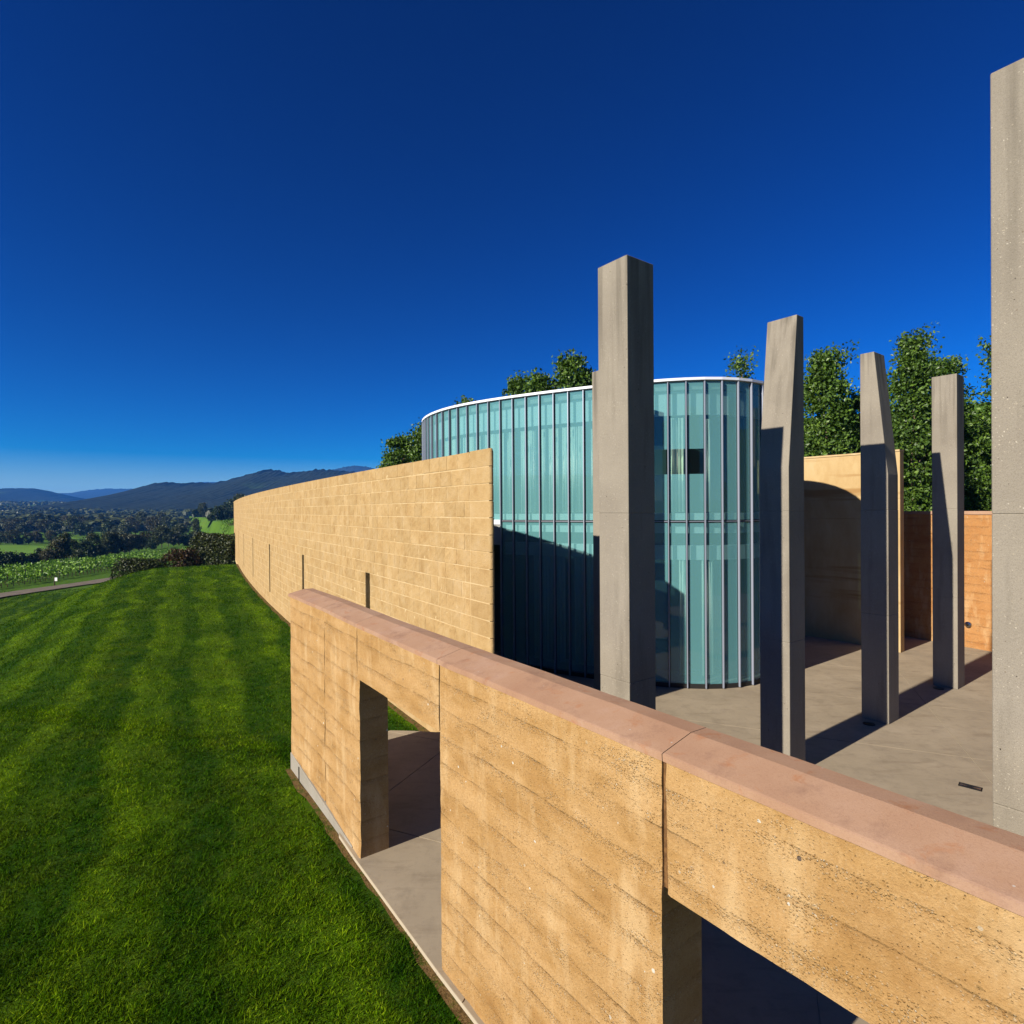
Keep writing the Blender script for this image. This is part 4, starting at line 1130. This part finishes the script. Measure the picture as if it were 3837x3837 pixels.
# far woodland: clumps that read as one mass
def build_woodland():
    rng = np.random.default_rng(5); base_v = []; C = []; S = []
    for i in range(5200):
        D = math.exp(rng.uniform(math.log(520), math.log(2300))); u = rng.uniform(-250, 1050)
        x, y = vspot(u, D)
        fld = noise.noise((x / 210, y / 300, 3.1)) + 0.5 * noise.noise((x / 80, y / 110, 7.7))
        if D < 1700 and fld < 0.0: continue
        C.append((x, y, float(zground(x, y)))); S.append(rng.uniform(5, 11))
    C = np.array(C); S = np.array(S); n = len(C)
    # each tree: 14 loose facets on a dome
    per = 16
    d = rng.normal(size=(n, per, 3)); d[..., 2] = np.abs(d[..., 2]); d /= np.linalg.norm(d, axis=2)[..., None]
    P = C[:, None, :] + d * np.array([0.62, 0.62, 0.9]) * S[:, None, None] * rng.uniform(0.7, 1.05, (n, per, 1)) + np.array([0, 0, 1.0])
    P = P.reshape(-1, 3); dd = d.reshape(-1, 3); s = np.repeat(S, per) * 0.42
    a = np.cross(dd, rng.normal(size=dd.shape)); a /= np.linalg.norm(a, axis=1)[:, None]; b = np.cross(dd, a)
    V = np.stack([P - a * s[:, None], P + b * s[:, None] * .9, P + a * s[:, None], P - b * s[:, None] * .9], 1).reshape(-1, 3)
    F = np.arange(len(V)).reshape(-1, 4)
    o = link("valley_woodland", np_mesh("valley_woodland", V, F), M['euc']); tag(o, "dark mass of distant trees filling the valley below the hills", "woodland", kind="stuff")
build_woodland()

# fields
def field(pts, off=0.5, mat='field'):
    c = np.array(pts, float); cx, cy = c.mean(0); V = [(cx, cy)]; rings = 6; n = len(c) * 6
    ring = []
    for i in range(len(c)):
        for k in range(6): ring.append(c[i] + (c[(i + 1) % len(c)] - c[i]) * k / 6)
    ring = np.array(ring); verts = [(cx, cy, float(zground(cx, cy)) + off)]; F = []
    for r in range(1, rings + 1):
        for q in ring:
            p = np.array([cx, cy]) + (q - np.array([cx, cy])) * r / rings; verts.append((p[0], p[1], float(zground(p[0], p[1])) + off))
    n = len(ring)
    for k in range(n): F.append((0, 1 + k, 1 + (k + 1) % n))
    for r in range(rings - 1):
        for k in range(n):
            a = 1 + r * n; b = a + n; F.append((a + k, b + k, b + (k + 1) % n, a + (k + 1) % n))
    o = link("field", mesh("field", verts, F, True), M[mat]); tag(o, kind="structure")
field([vspot(-160, 215), vspot(120, 225), vspot(205, 250), vspot(215, 305), vspot(60, 316), vspot(-150, 316)], .15)
field([vspot(365, 1020), vspot(560, 1000), vspot(545, 1300), vspot(420, 1250)], 1.5)
field([vspot(-80, 640), vspot(38, 640), vspot(48, 860), vspot(-90, 900)], 1.0)
field([vspot(640, 620), vspot(900, 600), vspot(960, 1150), vspot(780, 1130), vspot(650, 1000)], 1.0)
field([vspot(690, 400), vspot(900, 380), vspot(920, 540), vspot(740, 520)], .6, 'pasture')
field([vspot(-80, 385), vspot(300, 385), vspot(260, 425), vspot(-80, 425)], .3)
field([vspot(250, 250), vspot(430, 262), vspot(470, 345), vspot(270, 350)], .2)
field([vspot(480, 330), vspot(600, 330), vspot(590, 410), vspot(470, 400)], .3)

# hills
def hill(prof, D, depth, base, jag, seed, back=0.6):
    us = np.array([p[0] for p in prof], float); vs = np.array([p[1] for p in prof], float)
    U = np.linspace(us[0], us[-1], 420); Vv = np.interp(U, us, vs)
    ker = np.ones(9) / 9; Vv = np.convolve(np.pad(Vv, 4, 'edge'), ker, 'valid')
    zt = CAMZ - (Vv - 1909 + 0.007 * (U - 1918.5)) / 2150 * D
    rows = [(-1.0, 0.0), (-0.8, .10), (-0.6, .28), (-0.42, .48), (-0.28, .66), (-0.16, .82), (-0.07, .94), (0, 1.0), (.1, .93), (.3, .7), (back, .3), (1.0, 0)]
    V = []; nu = len(U)
    for fr, hf in rows:
        for i in range(nu):
            Y = D + fr * depth; X = (U[i] - 1918.5) / 2150 * (D + 0.35 * fr * depth) * (1.0)
            nz = noise.noise((X / 260.0, Y / 260.0, seed)) * 0.05 * hf * (1 - hf) * 4
            z = base + (zt[i] - base) * min(1.0, max(0, hf + nz))
            z += jag * abs(noise.noise((X / 14.0, Y / 14.0, seed + 2.0))) * (1.0 if hf > .9 else 0.25) - (20 if hf == 0 else 0)
            V.append((X, Y, z))
    F = []
    for r in range(len(rows) - 1):
        for i in range(nu - 1): F.append((r * nu + i, r * nu + i + 1, (r + 1) * nu + i + 1, (r + 1) * nu + i))
    o = link("hill", mesh("hill", V, F, False), M['forest']); tag(o, kind="structure")
hill([(-500, 1850), (-200, 1842), (0, 1836), (60, 1831), (130, 1831), (165, 1840), (200, 1850), (260, 1862), (330, 1880), (400, 1898), (480, 1915)], 3300, 1300, 25, 10, 1.0)
hill([(-300, 1865), (150, 1852), (290, 1847), (330, 1838), (400, 1832), (470, 1834), (540, 1829), (600, 1829), (700, 1815), (740, 1808), (838, 1807), (900, 1815), (1100, 1830)], 5900, 1500, 60, 14, 2.0)
hill([(330, 1900), (440, 1866), (500, 1843), (553, 1829), (605, 1811), (631, 1810), (709, 1814), (800, 1812), (838, 1809), (890, 1792), (950, 1780), (974, 1768), (1025, 1762), (1082, 1775), (1130, 1770), (1202, 1762), (1253, 1765), (1330, 1772), (1450, 1780), (1800, 1790), (2400, 1800)], 1950, 900, 2, 12, 3.0)
hill([(1120, 1790), (1200, 1772), (1287, 1752), (1330, 1745), (1384, 1751), (1450, 1770), (1600, 1790)], 4600, 900, 50, 10, 4.0)

# ------------------------------------------------------------------ vineyard, road, hedge
def build_vines():
    rt = np.array([-0.22, 0.975]); rn = np.array([-0.975, -0.22]); o = np.array([-81.0, 92.0]); rng = np.random.default_rng(9)
    names = ["nearest", "second", "third", "fourth", "fifth", "sixth", "seventh", "eighth", "ninth"]
    for r in range(9):
        n = 2600 if r < 4 else 1900
        a = rng.uniform(-45, 170, n); a = a + 0.25 * np.sin(a * 4.2)
        lump = 0.55 + 0.45 * np.abs(np.sin(a * 1.9 + r)) 
        x = o[0] + rn[0] * 2.7 * r + rt[0] * a; y = o[1] + rn[1] * 2.7 * r + rt[1] * a
        z = zground(x, y) + 0.75 + rng.uniform(0, 1.25, n) * lump + (rng.uniform(0, 1, n) > .9) * 0.3
        C = np.stack([x + rng.normal(size=n) * .24, y + rng.normal(size=n) * .24, z], 1)
        p = o + rn * 2.7 * r; z0 = float(zground(p[0], p[1]))
        root = empty("vine_row", (p[0], p[1], z0), "%s row of green grapevines counted from the gravel road" % names[r] if r else "nearest row of green grapevines along the grass verge", "vine row", "rows of the vineyard")
        V, F = leaf_cloud(C, 0.30, rng); link("foliage", np_mesh("foliage", V, F), M['vine'], root)
        if r < 3:
            mb = MB()
            for b in np.arange(-45, 170, 1.5):
                q = p + rt * b; zz = float(zground(q[0], q[1])); mb.tube((q[0], q[1], zz - .1), (q[0] + rng.normal() * .08, q[1], zz + .95), .06, .04, 5)
            mb.build("vine_trunks", M['post'], root)["kind"] = "stuff"
            for b in np.arange(-45, 170, 7.5):
                q = p + rt * b; zz = float(zground(q[0], q[1])); mb = MB(); mb.tube((q[0], q[1], zz - .1), (q[0], q[1], zz + 2.05), .06, .055, 6); mb.build("post", M['post'], root)
build_vines()
road = [(-62, 30), (-65, 45), (-67, 60), (-68.5, 75), (-69.5, 90), (-71, 105), (-75, 125), (-82, 150)]
strip("gravel_road", resample(road, 2.0), 0.16, -2.6, 2.6, M['road'], wob=0.5, ground=True)
def build_hedge(name, label, cat, pts, top, w, mat, seed, dens=420, jit=0.25):
    rng = np.random.default_rng(seed); P = resample(pts, 0.4); C = []
    for p in P:
        z0 = float(zground(p.x, p.y)); h = top - z0; hh = h * (1 + 0.06 * noise.noise((p.x * .35, p.y * .35, seed)))
        n = int(dens * 0.4 * w * max(1.0, h / 4))
        th = rng.uniform(0, math.pi, n); rr = np.where(rng.uniform(0, 1, n) < .75, rng.uniform(.86, 1.05, n), rng.uniform(.3, .9, n))
        q = np.stack([p.x + np.cos(th) * rr * w / 2 * .9 + rng.normal(size=n) * .1, p.y + rng.normal(size=n) * .22 + np.cos(th) * rr * w / 4, z0 + np.abs(np.sin(th)) ** .6 * rr * hh], 1); C.append(q)
    C = np.concatenate(C); V, F = leaf_cloud(C, 0.13, rng)
    p = P[len(P) // 2]; root = empty(name, (p.x, p.y, float(zground(p.x, p.y))), label, cat)
    link("foliage", np_mesh("foliage", V, F), M[mat], root)
    mb = MB()
    for p in P[::4]:
        z0 = float(zground(p.x, p.y)); mb.tube((p.x, p.y, z0 - .2), (p.x + .1, p.y, z0 + (top - z0) * .75), .06, .03, 5)
    mb.build("stems", M['darkbark'], root)
build_hedge("hedge", "tall dark clipped hedge at the far end of the limestone wall", "hedge", [(-40.5, 74.5), (-36.5, 72.3), (-33.0, 70.0)], 1.95, 3.6, 'hedge', 41)
build_hedge("shrub", "russet tinged shrub left of the tall dark hedge", "shrub", [(-42.1, 71.1), (-39.9, 71.1)], 0.25, 3.0, 'red', 42)
build_hedge("hedge", "low rounded dark hedge tapering down the slope beyond the lawn", "hedge", [(-47.6, 70.0), (-42.8, 69.4)], -0.88, 2.6, 'hedge', 43)

# ------------------------------------------------------------------ small things in the distance
def build_sign():
    x, y = (205 - 1918.5) / 2150 * 92, 92.0; z = float(zground(x, y))
    r = empty("field_sign", (x, y, z), "small white sign board on a dark post in front of the vines", "sign")
    mb = MB(); mb.box(x - .1, x + .3, y - .02, y + .02, z + .75, z + 1.3); mb.build("board", M['white'], r)
    mb = MB(); mb.tube((x - .2, y + .06, z - .1), (x - .2, y + .06, z + 1.35), .08, .08, 8); mb.build("post", M['post'], r)
build_sign()
def shed(u, D, w, d, h, wall, roof, label):
    x, y = vspot(u, D); z = float(zground(x, y))
    r = empty("farm_shed", (x, y, z), label, "shed")
    mb = MB(); mb.box(x - w / 2, x + w / 2, y - d / 2, y + d / 2, z - 1, z + h); mb.build("wall", wall, r)
    mb = MB(); mb.add([(x - w / 2 - .3, y - d / 2 - .3, z + h + .02), (x + w / 2 + .3, y - d / 2 - .3, z + h + .02), (x + w / 2 + .3, y + d / 2 + .3, z + h + .02), (x - w / 2 - .3, y + d / 2 + .3, z + h + .02), (x - w / 2 - .3, y, z + h + d * .28), (x + w / 2 + .3, y, z + h + d * .28)],
                     [(0, 1, 5, 4), (2, 3, 4, 5), (0, 4, 3), (1, 2, 5), (3, 2, 1, 0)]); mb.build("roof", roof, r)
    mb = MB(); mb.box(x - w * .1, x + w * .2, y - d / 2 - .05, y - d / 2 - .01, z, z + h * .8); mb.build("door", M['plinth'], r)
shed(825, 470, 5.5, 4, 2.4, M['white'], M['ironroof'], "small white farm shed in the green field left of the limestone wall")
shed(612, 900, 7, 6, 3.5, M['white'], M['ironroof'], "tiny white farm building at the foot of the dark hill")
shed(1152, 1900, 14, 9, 5, M['cream'], M['ironroof'], "tiny cream house on the crest of the hill above the limestone wall")
def build_bench():
    x, y = (447 - 1918.5) / 2150 * 80, 80.0; z = float(zground(x, y))
    r = empty("timber_rail", (x, y, z), "low brown timber rail beside rocks near the low hedge", "rail")
    mb = MB(); mb.box(x - 1.0, x + .5, y - .08, y + .08, z + .35, z + .55); mb.build("beam", M['timber'], r)
    for dx in (-.95, .15): mb = MB(); mb.box(x + dx - .09, x + dx + .09, y - .1, y + .1, z - .3, z + .95); mb.build("post", M['timber'], r)
    rk = bmesh.new(); bmesh.ops.create_icosphere(rk, subdivisions=2, radius=0.45)
    for v in rk.verts: v.co *= 1 + 0.3 * noise.noise(v.co * 2.2); v.co.z *= .7
    me = bpy.data.meshes.new("boulder"); rk.to_mesh(me); rk.free(); me.materials.append(M['footing'])
    for i, (dx, s, lab) in enumerate(((.95, 1.0, "larger pale boulder at the end of the low timber rail"), (1.75, .8, "smaller pale boulder next to the larger one by the low hedge"))):
        o = bpy.data.objects.new("boulder", me); COL.objects.link(o); o.location = (x + dx, y, z + .25); o.scale = (s,) * 3; tag(o, lab, "boulder", "boulders by the rail")
build_bench()

# ------------------------------------------------------------------ grass blades on the lawn
def build_grass():
    rng = np.random.default_rng(21)
    S = []
    n = 680000
    Y = np.exp(rng.uniform(math.log(2.2), math.log(84), n))
    X = -Y * rng.uniform(-0.30, 1.02, n) - 3.0 * rng.uniform(0, 1, n) ** 3
    s = (X - LO[0]) * LN[0] + (Y - LO[1]) * LN[1]
    wx = np.interp(Y, [p.y for p in WALL][::-1], [p.x for p in WALL][::-1], right=1e9)
    near = np.where(Y < 11.27, X < wx - 0.17 + 0.10 * np.sin(Y * 5) * np.sin(Y * 2.1), True)
    mwx = np.interp(Y, _y, _x, left=1e9)
    far = np.where(Y > 10.9, X < mwx - 0.20 - 0.1 * np.sin(Y * 3) * np.sin(Y), True)
    gap = ~((Y > 10.2) & (Y < 13.1) & (X > -3.2) & (X < 1))
    k = near & far & gap & (s < 42); X = X[k]; Y = Y[k]; s = s[k]; n = len(X)
    z = zground(X, Y) + 0.03 * np.sin(X * .9 + 1) * np.sin(Y * .7) * np.clip(s / 6, 0, 1) - .006
    w = 0.0036 + 0.00050 * Y; cl = np.sin(X * 7.1 + 2 * np.sin(Y * 3.3)) * np.sin(Y * 6.3 + 2 * np.sin(X * 4.1)); h = (0.044 + 0.0008 * Y) * (1 + 0.42 * cl)
    an = rng.uniform(0, 2 * np.pi, n); dx = np.cos(an) * w; dy = np.sin(an) * w
    hh = h * rng.uniform(.45, 1.3, n); lx = rng.normal(size=n) * h * .75; ly = rng.normal(size=n) * h * .75
    V = np.stack([np.stack([X - dx, Y - dy, z], 1), np.stack([X + dx, Y + dy, z], 1), np.stack([X + lx, Y + ly, z + hh], 1)], 1)
    Vs = [V.reshape(-1, 3)]
    V = np.concatenate(Vs); F = np.arange(len(V)).reshape(-1, 3)
    o = link("grass", np_mesh("grass", V, F), M['blade']); tag(o, "short mown green grass of the sloping lawn", "grass", kind="stuff")
build_grass()

# ------------------------------------------------------------------ the air of the valley
def build_haze():
    m = bpy.data.materials.new("valley_haze"); m.use_nodes = True; nt = m.node_tree; nt.nodes.clear()
    out = nt.nodes.new("ShaderNodeOutputMaterial"); pv = nt.nodes.new("ShaderNodeVolumePrincipled")
    pv.inputs["Color"].default_value = (0.07, 0.33, 1.0, 1); pv.inputs["Density"].default_value = 0.00010
    nt.links.new(pv.outputs[0], out.inputs["Volume"])
    m.cycles.homogeneous_volume = True
    mb = MB(); mb.box(-6950, 6950, -6950, 7700, -18, 330); o = mb.build("haze", m); tag(o, kind="stuff")
build_haze()
